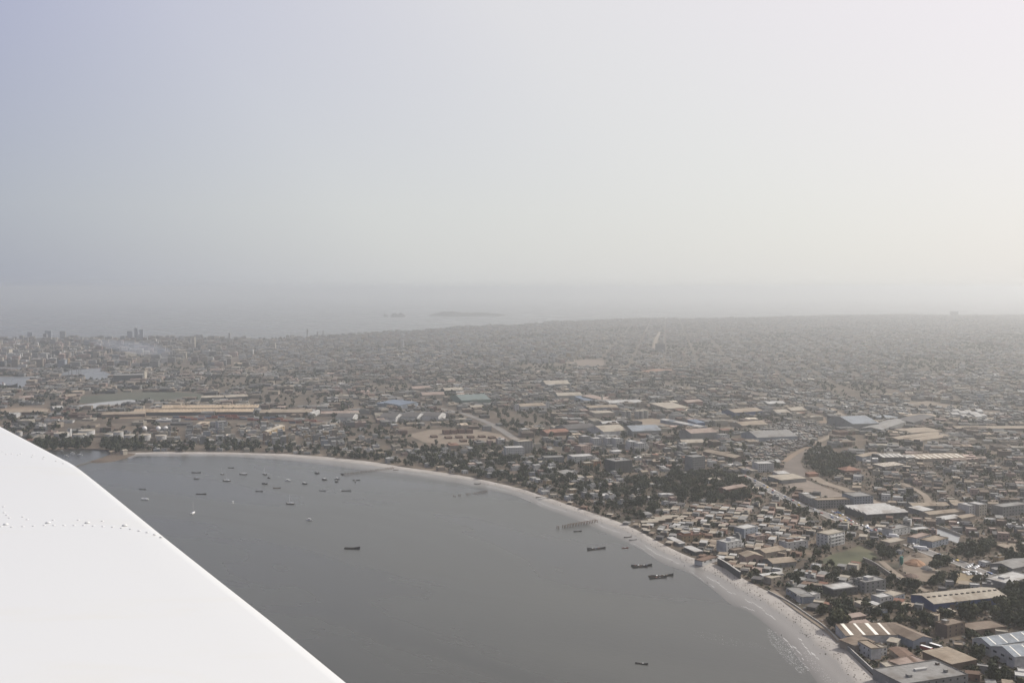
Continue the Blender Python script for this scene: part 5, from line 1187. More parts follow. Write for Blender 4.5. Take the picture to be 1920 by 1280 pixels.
many_boxes([(0, x, y, rng.uniform(0.6, 3.2), rng.uniform(0.5, 2.0), rng.uniform(0.3, 1.7), rng.uniform(0, 3.1), rng.choice(list(WALLS)), rng.choice(['white', 'grey', 'cream', 'rusty', 'dark', 'tan', 'grey', 'brown']), True, '') for x, y in scatter(4200)], 'yard_clutter', 'crates, drums and rubble lying about the yards', bpy.data.materials['plaster_and_tin'], True)
print('rest houses', len(rest), 'mid trees', len(mid), 'far', len(far))

# ================================================================ BOATS
M_HULL = {k: surf('boat_' + k, v, 0.6, 0.2, 1.2) for k, v in {'dark': (0.045, 0.042, 0.04), 'white': (0.68, 0.68, 0.66), 'red': (0.22, 0.07, 0.05), 'blue': (0.06, 0.09, 0.16), 'wood': (0.16, 0.11, 0.075), 'grey': (0.25, 0.25, 0.25)}.items()}
M_SPAR = surf('spar', (0.45, 0.44, 0.42), 0.5, 0.1, 1.0); M_CLOTH = surf('sail_cover', (0.12, 0.16, 0.28), 0.8, 0.2, 1.0)
def hull_rings(L, B, free, sheer, bow=1.0, stern=0.55, n=11, draft=0.35):
    out = []
    for i in range(n):
        u = i / (n - 1); x = (u - 0.5) * L
        w = B / 2 * (math.sin(math.pi * min(1, max(0.0, (u * (1 - stern * 0.5) + stern * 0.5)))) ** 0.75 if u > 0.02 else math.sin(math.pi * stern * 0.5) ** 0.75)
        w = max(w, 0.03); top = free + sheer * ((2 * u - 1) ** 2) * (bow if u > 0.5 else 0.7)
        out.append((x, w, top, -draft * (1 - abs(2*u - 1) ** 3)))
    return out
def hull_mesh(name, L, B, free, sheer, mat, bow=1.0, stern=0.55, inner=0.12, draft=0.35):
    q = MB(); rings = []
    for x, w, top, keel in hull_rings(L, B, free, sheer, bow, stern, draft=draft):
        wi = max(0.01, w - inner); fl = keel + 0.25 if w > inner else top - 0.02
        rings.append([(x, -w, top), (x, -w * 0.82, keel * 0.3), (x, 0, keel), (x, w * 0.82, keel * 0.3), (x, w, top), (x, wi, top), (x, wi * 0.7, max(fl, keel)), (x, -wi * 0.7, max(fl, keel)), (x, -wi, top)])
    q.loft(rings); return q.mesh(name, mat)
MESHB = {}
def once(key, fn):
    if key not in MESHB: MESHB[key] = fn()
    return MESHB[key]
def pirogue(label, px, py, rz, L=18, col='dark', cargo=None, group='wooden pirogues on the bay', z=0.0):
    c = at(px, py, z); t = thing('pirogue', label, 'boat', (c.x, c.y, z + 0.02), R(rz), group)
    B = L * 0.115 + 0.35
    link('hull', once(('p', L, col), lambda: hull_mesh('hull', L, B, 0.55, L * 0.055, M_HULL[col], 1.25, 0.12)), t)
    for k in range(4): link('bench', unit_box(M_HULL['wood'], 0.35, B * 0.8, 0.08, 'bench'), t, (L * (-0.28 + 0.19 * k), 0, 0.42))
    for k, (u, m, s) in enumerate(cargo or []): link('cargo', unit_box(m, s, B * 0.55, 0.55 + 0.12 * s, 'cargo'), t, (L * u, 0, 0.15))
    return t
def sailboat(label, px, py, rz, L=9, mast=11, hull='white', cover=True):
    c = at(px, py, 0); t = thing('sailing_boat', label, 'sailing boat', (c.x, c.y, 0.02), R(rz), 'yachts moored in the bay'); B = L * 0.31
    link('hull', once(('s', L, hull), lambda: hull_mesh('hull', L, B, 1.0, 0.45, M_HULL[hull], 1.3, 0.62, 0.2, 0.4)), t)
    def deck():
        q = MB(); rr = hull_rings(L, B, 0.97, 0.45, 1.3, 0.62); n = len(q.v)
        for (x, w, top, k), (x2, w2, top2, k2) in zip(rr[:-1], rr[1:]): q.quad((x, -w*.93, top), (x2, -w2*.93, top2), (x2, w2*.93, top2), (x, w*.93, top))
        return q.mesh('deck', M_HULL['white'])
    link('deck', once(('d', L), deck), t)
    def cab():
        q = MB(); q.loft([[(-L*.12 + s * L * .16 * k0, -B*.24*k1, 0.95), (-L*.12 + s * L * .16 * k0, B*.24*k1, 0.95), (-L*.12 + s*L*.14*k0, B*.2*k1, 1.6), (-L*.12 + s*L*.14*k0, -B*.2*k1, 1.6)] for s, k0, k1 in ((-1, 1, 1), (1, 1.6, .8))]); return q.mesh('cabin', M_HULL['white'])
    link('cabin', once(('c', L), cab), t)
    def spar():
        q = MB(); q.bar((L*.06, 0, 0.9), (L*.05, 0, mast), 0.17, 6, 0.10); q.bar((L*.055, -B*.28, mast*.6), (L*.055, B*.28, mast*.6), 0.04, 4); q.bar((L*.5, 0, 1.4), (L*.05, 0, mast*.97), 0.025, 3); q.bar((-L*.48, 0, 1.2), (L*.05, 0, mast*.98), 0.025, 3); return q.mesh('mast', M_SPAR)
    link('mast', once(('m', L, mast), spar), t)
    def boom():
        q = MB(); q.bar((L*.05, 0, 2.0), (-L*.36, 0, 1.9), 0.14 if cover else 0.06, 6); return q.mesh('boom', M_CLOTH if cover else M_SPAR)
    link('boom', once(('b', L, cover), boom), t); return t
def launch(label, px, py, rz, L=7, hull='white', top='white'):
    c = at(px, py, 0); t = thing('motor_boat', label, 'motor boat', (c.x, c.y, 0.02), R(rz), 'motor boats moored in the bay'); B = L * 0.34
    link('hull', once(('l', L, hull), lambda: hull_mesh('hull', L, B, 0.8, 0.4, M_HULL[hull], 1.5, 0.7, 0.25, 0.3)), t)
    link('cabin', unit_box(M_HULL['grey'], L*.3, B*.6, 1.5, 'cabin'), t, (L*.03, 0, 0.4)); link('cabin_roof', unit_box(M_HULL[top], L*.42, B*.78, 0.12, 'cabin_roof'), t, (0, 0, 1.92)); link('outboard', unit_box(M_HULL['dark'], 0.5, 0.45, 0.9, 'outboard'), t, (-L*.5, 0, 0.35)); return t

sailboat('white yacht with a tall mast, broadside near the wing edge', 271, 936, 170, 10, 13)
sailboat('white yacht with a tall mast seen end-on below the moorings', 362, 962, 82, 10, 14)
sailboat('largest yacht of the moorings with the tallest mast', 425, 901, 172, 11, 15, 'dark')
sailboat('white-decked yacht broadside, right of the tallest mast', 456, 889, 176, 11, 11, 'dark')
sailboat('yacht pointing inshore at the back of the moorings', 416, 889, 140, 8, 10, 'dark')
sailboat('small yacht behind the long flat barge', 368, 897, 175, 8, 8, 'dark')
sailboat('dark-hulled yacht alone below the middle of the moorings', 544, 944, 174, 10, 11, 'dark')
sailboat('yacht at the back, fourth along from the wing', 496, 889, 150, 8, 9, 'dark')
launch('low white motor boat in the middle of the moorings', 540, 901, 178, 8)
launch('dark motor boat beneath the yacht at the back', 496, 907, 170, 8, 'dark', 'grey')
launch('small white motor boat alone in open water', 437, 943, 95, 6)
launch('white-topped motor boat alone, farthest out of the moorings', 580, 975, 170, 7)
launch('dark motor boat right of the middle of the moorings', 571, 907, 165, 7, 'dark')
launch('dark slanting motor boat near the right end of the moorings', 594, 887, 150, 8, 'dark', 'grey')
launch('slanting motor boat just below the right back one', 608, 899, 155, 8, 'dark', 'white')
launch('pale motor boat behind its dark companion by the pier', 632, 898, 178, 7, 'grey')
launch('small boat in front of its pale companion by the pier', 631, 903, 175, 5, 'dark')
launch('tiny dark tender between two yachts', 504, 896, 170, 4, 'dark', 'grey')
launch('small boat at the outer end of the pile row', 642, 889, 160, 5, 'dark', 'grey')
launch('small dark boat below the pile row with a companion', 666, 903, 100, 5, 'dark')
launch('white boat in the cove behind the wing, right one', 150, 853, 175, 8)
launch('white boat in the cove behind the wing, upper one', 136, 850, 178, 7)
launch('white boat in the cove behind the wing, left one', 124, 855, 172, 7)
launch('faint small boat at the back of the cove', 116, 846, 172, 6, 'grey')
for lab, x, y, a, L, col in [('long flat dark barge-like pirogue at the back left', 368, 886, 4, 13, 'dark'), ('flat dark pirogue alone at the very back', 433, 877, -6, 9, 'dark'), ('broad dark pirogue low on the left of the moorings', 377, 926, 2, 13, 'dark'),
        ('flat dark pirogue beside the wing edge', 267, 917, -2, 9, 'dark'), ('dark pirogue slanting in the middle of the moorings', 486, 921, -12, 10, 'dark'), ('flat brown pirogue in the middle of the moorings', 519, 915, 3, 10, 'wood'),
        ('thin grey pirogue near the pier, left one', 605, 920, 3, 9, 'grey'), ('thin dark pirogue near the pier, right one', 649, 920, 5, 12, 'dark'), ('flat pirogue below the end of the pile row', 668, 900, 4, 10, 'dark')]:
    pirogue(lab, x, y, a, L, col)
cg = lambda *k: [(u, [M_HULL['wood'], M_HULL['white'], M_HULL['red'], M_HULL['blue'], M_HULL['grey']][m], s) for u, m, s in k]
pirogue('dark pirogue alone in mid-bay, nearer hull of two rafted together', 660, 1029, -7, 16, 'dark'); pirogue('dark pirogue alone in mid-bay, farther hull of two rafted together', 661, 1027, 6, 15, 'dark')
pirogue('long pirogue of the farthest pair off the beach, hull nearer the beach', 1118, 1028, 9, 19, 'dark', cg((-.2, 1, 1.2), (0, 3, 1), (.15, 2, 1.2)))
pirogue('long pirogue of the farthest pair off the beach, hull nearer open water', 1114, 1030, 22, 15, 'dark', cg((.1, 4, 1)))
pirogue('long laden pirogue in the middle off the beach', 1203, 1060, 5, 20, 'dark', cg((-.3, 2, 1), (-.15, 1, 1.4), (0, 0, 1.3), (.12, 1, 1), (.25, 3, 1)))
pirogue('second hull rafted behind the laden middle pirogue', 1200, 1063, 12, 15, 'dark', cg((0, 0, 1)))
pirogue('biggest laden pirogue of the nearest raft off the beach', 1242, 1079, 11, 21, 'dark', cg((-.25, 1, 1.2), (-.1, 4, 1.4), (.05, 1, 1.2), (.2, 0, 1.4)))
pirogue('outer hull of the nearest raft off the beach', 1234, 1083, 16, 17, 'dark', cg((-.1, 2, 1.2), (.1, 4, 1)))
pirogue('short middle hull of the nearest raft off the beach', 1230, 1080, 2, 14, 'wood', cg((.05, 1, 1)))
pirogue('small dark pirogue alone at the bottom of the bay', 1203, 1244, -17, 9, 'dark', cg((.1, 1, .8)))
pirogue('small pirogue just below the third pile row', 1083, 996, 12, 9, 'dark', cg((0, 0, .9)))
pirogue('small reddish pirogue in the shallows', 1172, 1027, 10, 7, 'red', cg((0, 1, .8)))
pirogue('dark pirogue at the waterline, farther of two', 1177, 1007, 18, 9, 'dark', z=0.1); pirogue('grey pirogue at the waterline, nearer of two', 1187, 1012, 18, 9, 'grey', z=0.1)
for lab, x, y, a, L, col in [('dark boat drawn up on the sand, upper one', 1012, 932, 20, 11, 'dark'), ('pale boat drawn up on the sand beside the dark one', 1015, 935, 15, 11, 'white'), ('dark pirogue drawn up on the upper beach', 895, 907, 4, 9, 'dark'), ('dark pirogue drawn up by the end of the first pile row', 742, 881, 10, 8, 'wood')]:
    pirogue(lab, x, y, a, L, col, group='boats drawn up on the sand', z=1.0)

# pile rows of old jetties
def piles(label, p0, p1, n, h, dz0=-0.3, beam=False, miss=()):
    a, b = at(*p0, 0), at(*p1, 0); t = thing('jetty', label, 'jetty', a, 0, 'ruined jetties in the bay'); me = once(('pile', h), lambda: (lambda q: (q.cyl(0, 0, -1.0, h, 0.42, 0.36, 7), q.mesh('pile', M_HULL['wood']))[1])(MB()))
    d = (b - a); nn = Vector((-d.y, d.x, 0)).normalized() * 1.5; rr = random.Random(n)
    for k in range(n):
        if k in miss: continue
        for s in (-1, 1):
            p = d * (k / (n - 1)) + nn * s; link('pile', me, t, (p.x, p.y, rr.uniform(-.5, .25)))
        if beam or rr.random() < 0.5: link('crossbeam', unit_box(M_HULL['wood'], 0.25, 3.4, 0.25, 'crossbeam'), t, (d.x * k / (n-1), d.y * k / (n-1), h - 0.45), math.atan2(d.y, d.x))
    if beam:
        for s in (-1, 1):
            q = MB(); q.bar(d * 0.25 + nn * s + Vector((0, 0, h - 0.1)), d + nn * s + Vector((0, 0, h - 0.1)), 0.16, 4); link('deck_beam', q.mesh('deck_beam', M_HULL['wood']), t)
    return t
piles('row of dark jetty piles running out from the sand beside the moorings', (648,890), (737,879), 20, 3.0)
piles('broken row of faint jetty piles, half of them gone', (852,931), (912,922), 14, 2.2, miss=(1, 3, 4, 7))
piles('jetty skeleton of paired piles and beams off the narrow beach', (1046,991), (1118,979), 15, 3.2, beam=True, miss=(1,))

# the stony spit with its mole
sp = smooth_line([at(x, y, 0) for x, y in [(262,850),(248,854),(234,859),(214,864.5),(192,867),(172,867.5),(163,867),(172,864),(188,859),(200,854.5),(212,850.5),(226,848),(240,847),(256,847.5),(262,850)]], 43)[:-1]
q = MB(); cx_ = sum(p.x for p in sp) / 42; cy_ = sum(p.y for p in sp) / 42; rr = random.Random(9)
q.loft([[(cx_ + (p.x - cx_) * f * rr.uniform(.96, 1.03), cy_ + (p.y - cy_) * f * rr.uniform(.96, 1.03), z) for p in sp] for f, z in ((1.06, -0.4), (1.0, 0.25), (0.88, 1.3), (0.5, 2.0), (0.06, 2.1))])
me = q.mesh('spit', surf('spit_earth', (0.085, 0.064, 0.047), 0.95, 0.35, 0.05)); struct('spit', me)
mole = [at(x, y, 0) for x, y in [(172,866),(150,872),(130,878),(90,889)]]; q = MB(); m0 = mole[0]
q.loft([[(p.x - m0.x, p.y - m0.y - 4, -0.6), (p.x - m0.x, p.y - m0.y + 4, -0.6), (p.x - m0.x, p.y - m0.y + 2.2, 1.5), (p.x - m0.x, p.y - m0.y - 2.2, 1.5)] for p in mole])
thing('mole', 'low dark stone mole running from the spit towards the wing', 'mole', m0, 0, None, q.mesh('mole', surf('mole_stone', (0.10, 0.095, 0.09), 0.95, 0.4, 0.3)))
shed('long low sand-coloured shed roof on the spit', None, (207,852), (217,851), 10, 4, 'beige', 'tan', 'gable', fp=False, name='hut', cat='hut')
shed('pale house with cream roof near the root of the spit', 'spit house', (231,853), (239,852), 9, 7, 'cream', 'cream', 'gable', fp=False, name='house', cat='house')
for i, (x, y, r) in enumerate([(219,851,4.5), (224,850,5), (228,849,4)]):
    p = at(x, y, LAND_Z); t = thing('tree', ['small dark tree at the outer end of the clump on the spit', 'tallest dark tree in the clump on the spit', 'dark tree beside the pale house on the spit'][i], 'tree', p, i, 'trees on the spit'); link('crown', CROWNS[i + 3], t, (0, 0, r * 1.4), None, (r, r, r)); link('trunk', TRUNKS[i], t, None, None, (r, r, r))

# islands on the horizon
def island(label, x0, x1, ybase, prof, depth, name='island'):
    a, b = at(x0, ybase, 0), at(x1, ybase, 0); W = b.x - a.x; n = 60; q = MB(); rr = random.Random(x0); rings = []
    for i in range(n + 1):
        u = i / n; k = u * (len(prof) - 1); j = min(int(k), len(prof) - 2); h = prof[j] + (prof[j+1] - prof[j]) * (k - j); h = h * (0.9 + 0.2 * rr.random()) + 1; d = depth * (0.25 + math.sin(math.pi * min(1, max(0, u))) ** 0.5)
        rings.append([(u * W, -d/2, -2), (u * W, -d * .36, h * .55), (u * W, -d * .2, h * .95), (u * W, d * .25, h), (u * W, d/2, -2)])
    q.loft(rings); return struct(name, q.mesh(name, surf('island_rock_' + str(x0), (0.07, 0.068, 0.058), 0.95, 0.3, 0.01)), 'structure', label, a)
island('long low island with a flat cliff top on the hazy sea', 803, 948, 592, [2, 18, 30, 44, 36, 40, 34, 30, 30, 26, 32, 28, 30, 24, 22, 16, 6], 160)
island('small rocky islet left of the long island', 732, 760, 594, [6, 30, 36, 22, 38, 30, 10], 80, 'islet'); island('tiny rock beside the islet', 719, 728, 594, [8, 30, 14, 20, 6], 40, 'islet')

# ship in the dock
c = at(20, 727, LAND_Z); t = thing('cargo_ship', 'dark cargo ship with a raised bow in the left harbour dock', 'ship', (c.x - 6, c.y, 1.2), R(8))
link('hull', hull_mesh('hull', 46, 9, 7, 3.2, M_HULL['dark'], 1.8, 0.5, 0.4, 1.5), t); link('deckhouse', unit_box(M_HULL['white'], 7, 7, 7, 'deckhouse'), t, (-12, 0, 5)); link('funnel', unit_box(M_HULL['red'], 2, 2, 4, 'funnel'), t, (-13, 0, 12)); link('mast', unit_box(M_SPAR, 0.6, 0.6, 16, 'mast'), t, (8, 0, 5))
# quay cranes by the basin
for i, (x, y, h) in enumerate([(112,704,34), (132,705,30), (148,704,36)]):
    c = at(x, y, LAND_Z); t = thing('quay_crane', ['grey quay crane left of the other two by the basin', 'grey quay crane in the middle by the basin', 'tallest grey quay crane by the basin'][i], 'crane', c, 0.5 * i, 'quay cranes by the harbour basin')
    for sx in (-1, 1):
        for sy in (-1, 1): link('leg', unit_box(MW['grey'], 1.0, 1.0, h * .6, 'leg'), t, (4 * sx, 4 * sy, 0))
    link('crane_house', unit_box(MW['grey'], 9.5, 9.5, 4, 'crane_house'), t, (0, 0, h * .6)); q = MB(); q.bar((2, 0, h * .62 + 3), (16, 0, h), 0.8, 4); link('jib', q.mesh('jib', MW['grey']), t)

# white flecks painted as sun glints in the shallows, plus swash-line surf
M_FOAM_GLINT = surf('foam_and_glints', (0.6, 0.6, 0.585), 0.6, 0.05, 1.0)
fq = []; g = np.random.default_rng(5)
def glint_flecks(n, poly, s0, s1, aspect=3.0):
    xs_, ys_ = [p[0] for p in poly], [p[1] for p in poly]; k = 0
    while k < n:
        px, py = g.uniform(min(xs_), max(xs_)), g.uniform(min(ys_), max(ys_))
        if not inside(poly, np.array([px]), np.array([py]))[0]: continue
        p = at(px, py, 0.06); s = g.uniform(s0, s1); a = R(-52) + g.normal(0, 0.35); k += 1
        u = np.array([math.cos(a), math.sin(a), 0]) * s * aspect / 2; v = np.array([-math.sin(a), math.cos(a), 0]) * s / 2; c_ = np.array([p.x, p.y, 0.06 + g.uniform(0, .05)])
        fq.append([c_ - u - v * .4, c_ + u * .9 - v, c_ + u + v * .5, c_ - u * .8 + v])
glint_flecks(520, [(1438,1176),(1452,1182),(1476,1204),(1500,1232),(1520,1256),(1500,1262),(1468,1232),(1440,1198)], 0.12, 0.36)
glint_flecks(160, [(1296,1180),(1340,1186),(1420,1205),(1440,1216),(1360,1210),(1300,1192)], 0.1, 0.24)
glint_flecks(260, [(1500,1210),(1560,1268),(1590,1300),(1560,1290),(1520,1250)], 0.1, 0.26)
glint_flecks(900, [(1346,1090),(1372,1096),(1400,1108),(1420,1120),(1402,1122),(1376,1112),(1352,1100)], 0.2, 0.5)
for k in range(60, NB - 30):                                            # thin swash lines
    for off0, wd in ((-0.10, 0.5), (-0.55, 0.42)):
        off = off0 + 0.05 * math.sin(k * 0.7 + off0 * 40) + 0.03 * math.sin(k * 1.9)
        if math.sin(k * 0.31 + off0 * 9) + 0.6 * math.sin(k * 0.83) > (-0.2 if off0 > -0.2 else 0.35):
            a_, b_ = SHORE_W[k] + (SHORE_W[k] - SHORE_I[k]) * (-off), SHORE_W[k+1] + (SHORE_W[k+1] - SHORE_I[k+1]) * (-off); d_ = (b_ - a_).normalized(); n_ = Vector((-d_.y, d_.x, 0)) * wd * g.uniform(.4, 1)
            z_ = Vector((0, 0, 0.16 - a_.z)) if off0 > -0.2 else Vector((0, 0, 0.08 - a_.z)); fq.append([tuple(a_ + z_ - n_ * .5), tuple(b_ + z_ - n_ * .5), tuple(b_ + z_ + n_ * .5), tuple(a_ + z_ + n_ * .5)])
# weed, nets and litter strewn over the dry sand
lit = []; g3 = np.random.default_rng(8)
for n_ in range(650):
    k = min(NB - 2, int(NB * (0.25 + 0.7 * g3.random() ** 0.7))); u = g3.beta(3, 2.2); p = SHORE_W[k].lerp(SHORE_W[k+1], g3.random()).lerp(SHORE_I[k], u); zz = float(np.interp(u, [q_[0] for q_ in PROF[:-1]], [q_[1] for q_ in PROF[:-1]]))
    lit.append((0, p.x, p.y, g3.uniform(.2, 1.1), g3.uniform(.2, .7), zz - LAND_Z + g3.uniform(.06, .25), g3.uniform(0, 3.1), g3.choice(['dark grey', 'brown', 'grey', 'brown']), g3.choice(['dark', 'brown', 'brown', 'rusty', 'grey']), True, ''))
many_boxes(lit, 'beach_litter', 'dark scraps of weed, nets and litter on the sand', bpy.data.materials['plaster_and_tin'], True)
struct('foam_and_glints', quads_mesh('foam_and_glints', np.array([[list(p) for p in q_] for q_ in fq], float), M_FOAM_GLINT), 'stuff', 'painted white sun glints and broken surf along the beach')

# ================================================================ VEHICLES, CONTAINERS, PEOPLE, SMOKE
M_CAR = {k: surf('car_' + k.replace(' ', '_'), v, 0.35, 0.05, 1.0) for k, v in {'white': (0.72, 0.72, 0.70), 'silver': (0.42, 0.43, 0.44), 'black': (0.03, 0.03, 0.032), 'yellow': (0.55, 0.38, 0.06), 'blue': (0.06, 0.11, 0.24), 'red': (0.30, 0.05, 0.04)}.items()}
M_TYRE = surf('tyre', (0.02, 0.02, 0.02), 0.9, 0.1, 1.0)
def car_mesh(col):
    q = MB(); L, W = 4.3, 1.75
    P = [(-L/2, .35), (-L/2, .85), (-L/2+.35, .95), (-L*.28, 1.42), (L*.10, 1.45), (L*.24, .98), (L*.46, .88), (L/2, .7), (L/2, .35)]
    q.loft([[(x, y, z) for x, z in P] for y in (W/2, -W/2)])
    for s in (-1, 1):
        q.quad(*[(x, s*(W/2+.012), z) for x, z in ([(-L*.25, 1.0), (L*.18, 1.0), (L*.09, 1.36), (-L*.26, 1.34)] if s < 0 else [(-L*.26, 1.34), (L*.09, 1.36), (L*.18, 1.0), (-L*.25, 1.0)])], mi=1)
        for x in (-L*.3, L*.3):
            b = len(q.v); n = 8
            for yy in (s*(W/2-.12), s*(W/2+.03)): q.v += [(x + .32*math.cos(2*math.pi*i/n), yy, .32 + .32*math.sin(2*math.pi*i/n)) for i in range(n)]
            for i in range(n): q.f.append((b+i, b+(i+1) % n, b+n+(i+1) % n, b+n+i)); q.m.append(2)
            q.f.append(tuple(b+n+i for i in range(n))); q.m.append(2)
    q.quad((L*.11, -W*.42, 1.46), (L*.245, -W*.44, 1.0), (L*.245, W*.44, 1.0), (L*.11, W*.42, 1.46), mi=1)
    return q.mesh('car', [M_CAR[col], M_GLASS, M_TYRE])
CARS = {k: car_mesh(k) for k in M_CAR}
items = []; rr = random.Random(21)
def car(x, y, rz, col, z): 
    o = thing('parked_car' if z == 0.05 else 'car', '', 'car', (x, y, LAND_Z + z), rz, 'cars parked in the yards' if z == 0.05 else 'cars on the main road', CARS[col]); items.append((o, f'{col} car', x, y)); return o
for nm, P, W in [r_ for r_ in ROADLINES if r_[0] in ('main_road', 'side_street')]:
    for i in range(1, len(P) - 2):
        for s in (-1, 1):
            if rr.random() < (0.62 if nm == 'main_road' else 0.3):
                d = (P[i+1] - P[i]); L_ = d.length; d.normalize(); n_ = Vector((-d.y, d.x, 0)); p = P[i] + d * rr.random() * L_ + n_ * s * W * 0.25
                if in_view(p.x, p.y, 0): car(p.x, p.y, math.atan2(d.y, d.x) + (math.pi if s > 0 else 0), rr.choice(['white', 'white', 'white', 'silver', 'black', 'yellow', 'blue', 'red']), 0.35 if nm == 'main_road' else 0.36)
def lot(p0, p1, n, rows, gap, rz, yellow=False):
    a, b = at(*p0, LAND_Z), at(*p1, LAND_Z); d = b - a; nn = Vector((-d.y, d.x, 0)).normalized()
    for r_ in range(rows):
        for k in range(n):
            if rr.random() < 0.88:
                p = a + d * (k / max(1, n - 1)) + nn * gap * r_; car(p.x, p.y, math.atan2(d.y, d.x) + R(rz) + rr.uniform(-.08, .08), rr.choice(['white', 'white', 'white', 'silver', 'silver', 'black']), 0.05)
lot((1790,981), (1815,979), 9, 2, 9, 90); lot((1796,988), (1822,986), 7, 1, 9, 90); lot((1860,985), (1892,984), 9, 2, 12, 80); lot((1815,1077), (1838,1076), 6, 2, 7, 80); lot((1822,1087), (1842,1085), 5, 1, 7, 80); lot((1826,1066), (1836,1060), 4, 2, 6, 70)
b_ = {}
for o, desc, x, y in items: b_.setdefault((desc,) + relation(x, y)[:2], []).append((relation(x, y)[2], o))
for (desc, rel, nm), L in b_.items():
    L.sort(key=lambda q: q[0])
    for k, (_, o) in enumerate(L):
        near_ = '' if len(L) == 1 else (ORD[k] if k < 16 else 'far ') + 'nearest '
        o['label'] = f"{desc} {'parked' if o['group'].endswith('yards') else 'driving on the main road'}, {near_}{rel} the {nm}"
def lorry(label, px, py, rz, L, body, cab, name='lorry', cat='lorry', H_=2.9, roof=None):
    c = at(px, py, LAND_Z); t = thing(name, label, cat, (c.x, c.y, LAND_Z + 0.3), R(rz))
    link('body', unit_box(body, L, 2.5, H_, 'body'), t, (-1.0, 0, 0.8))
    if roof: link('roof', unit_box(roof, L - .3, 2.4, 0.2, 'roof'), t, (-1.0, 0, 0.8 + H_))
    q = MB(); q.loft([[(L/2 - .9, y, .5), (L/2 + 1.1, y, .5), (L/2 + 1.1, y, 1.6), (L/2 + .7, y, 2.7), (L/2 - .9, y, 2.7)] for y in (1.2, -1.2)]); link('cab', q.mesh('cab', cab), t)
    link('windscreen', unit_box(M_GLASS, 0.1, 2.1, 0.8, 'windscreen'), t, (L/2 + .98, 0, 1.7))
    for x in (-L*.36, -L*.2, L*.5):
        for s in (-1, 1):
            q = once(('wheel',), lambda: (lambda m: (m.loft([[(.5*math.cos(2*math.pi*i/10), y, .5*math.sin(2*math.pi*i/10)) for i in range(10)] for y in (.15, -.15)]), m.mesh('wheel', M_TYRE))[1])(MB())); link('wheel', q, t, (x, s * 1.15, .5))
    return t
lorry('red and white bus parked in the compound, nearer the sea', 1739, 1221, -55, 9, M_CAR['red'], M_CAR['red'], 'bus', 'bus', 2.4, M_CAR['white'])
lorry('white-roofed brown bus parked in the compound, farther from the sea', 1756, 1217, -55, 9, M_CAR['black'], M_CAR['silver'], 'bus', 'bus', 2.4, M_CAR['white'])
lorry('long white lorry trailer on the main road beside the tan terrace building', 1727, 1031, -28, 12, M_CAR['white'], M_CAR['silver'])
lorry('white lorry at the roadside in front of the yard house', 1655, 998, -30, 8, M_CAR['white'], M_CAR['blue'])
lorry('white box lorry on the main road below the stepped white roof', 1676, 1008, -30, 8, M_CAR['white'], M_CAR['white'])
lorry('white covered lorry beside the dirt lane in front of the sand yard', 1700, 1094, 20, 7, M_CAR['white'], M_CAR['silver'])
# rusty containers by the rails
M_BOX = [surf('container_red', (0.24, 0.075, 0.05), 0.7, 0.25, 0.4), surf('container_brown', (0.20, 0.11, 0.08), 0.7, 0.25, 0.4), surf('container_blue', (0.09, 0.13, 0.2), 0.7, 0.25, 0.4)]
def cont(m):
    q = MB(); q.box(-6, 6, -1.22, 1.22, 0, 2.6)
    for k in range(9): q.box(-5.6 + k*1.4 - .2, -5.6 + k*1.4 + .2, -1.3, 1.3, .2, 2.45)
    return q.mesh('container', m)
CONT = [cont(m) for m in M_BOX]; rr = random.Random(4)
STK = [(330, 785, 8), (352, 787, 6), (378, 784, 9), (415, 782, 9), (430, 786, 10), (452, 785, 8), (470, 788, 7), (500, 786, 8), (520, 790, 7), (548, 793, 9), (575, 792, 8), (592, 794, 6), (305, 789, 5)]
for i, (x, y, n) in enumerate(STK):
    p = at(x, y, LAND_Z)
    for k in range(n):
        cx, cy, cz = k % 3, (k // 3) % 2, k // 6; mi = rr.choice([0, 0, 0, 1, 1, 2])
        o = thing('shipping_container', '', 'container', (p.x + cx * 13 + rr.uniform(-.3, .3), p.y + cy * 6, LAND_Z + 0.05 + cz * 2.62), R(rr.uniform(-2, 2)), 'containers stacked by the railway', CONT[mi])
        stack = ['first', 'second', 'third', 'fourth', 'fifth', 'sixth', 'seventh', 'eighth', 'ninth', 'tenth', 'eleventh', 'twelfth', 'last'][sorted(STK).index((x, y, n))]
        o['label'] = f"{['red', 'brown', 'blue'][mi]} container, {['left', 'middle', 'right'][cx]} {['front', 'back'][cy]}{' on top' if cz else ''}, in the {stack} stack from the wing by the rails"

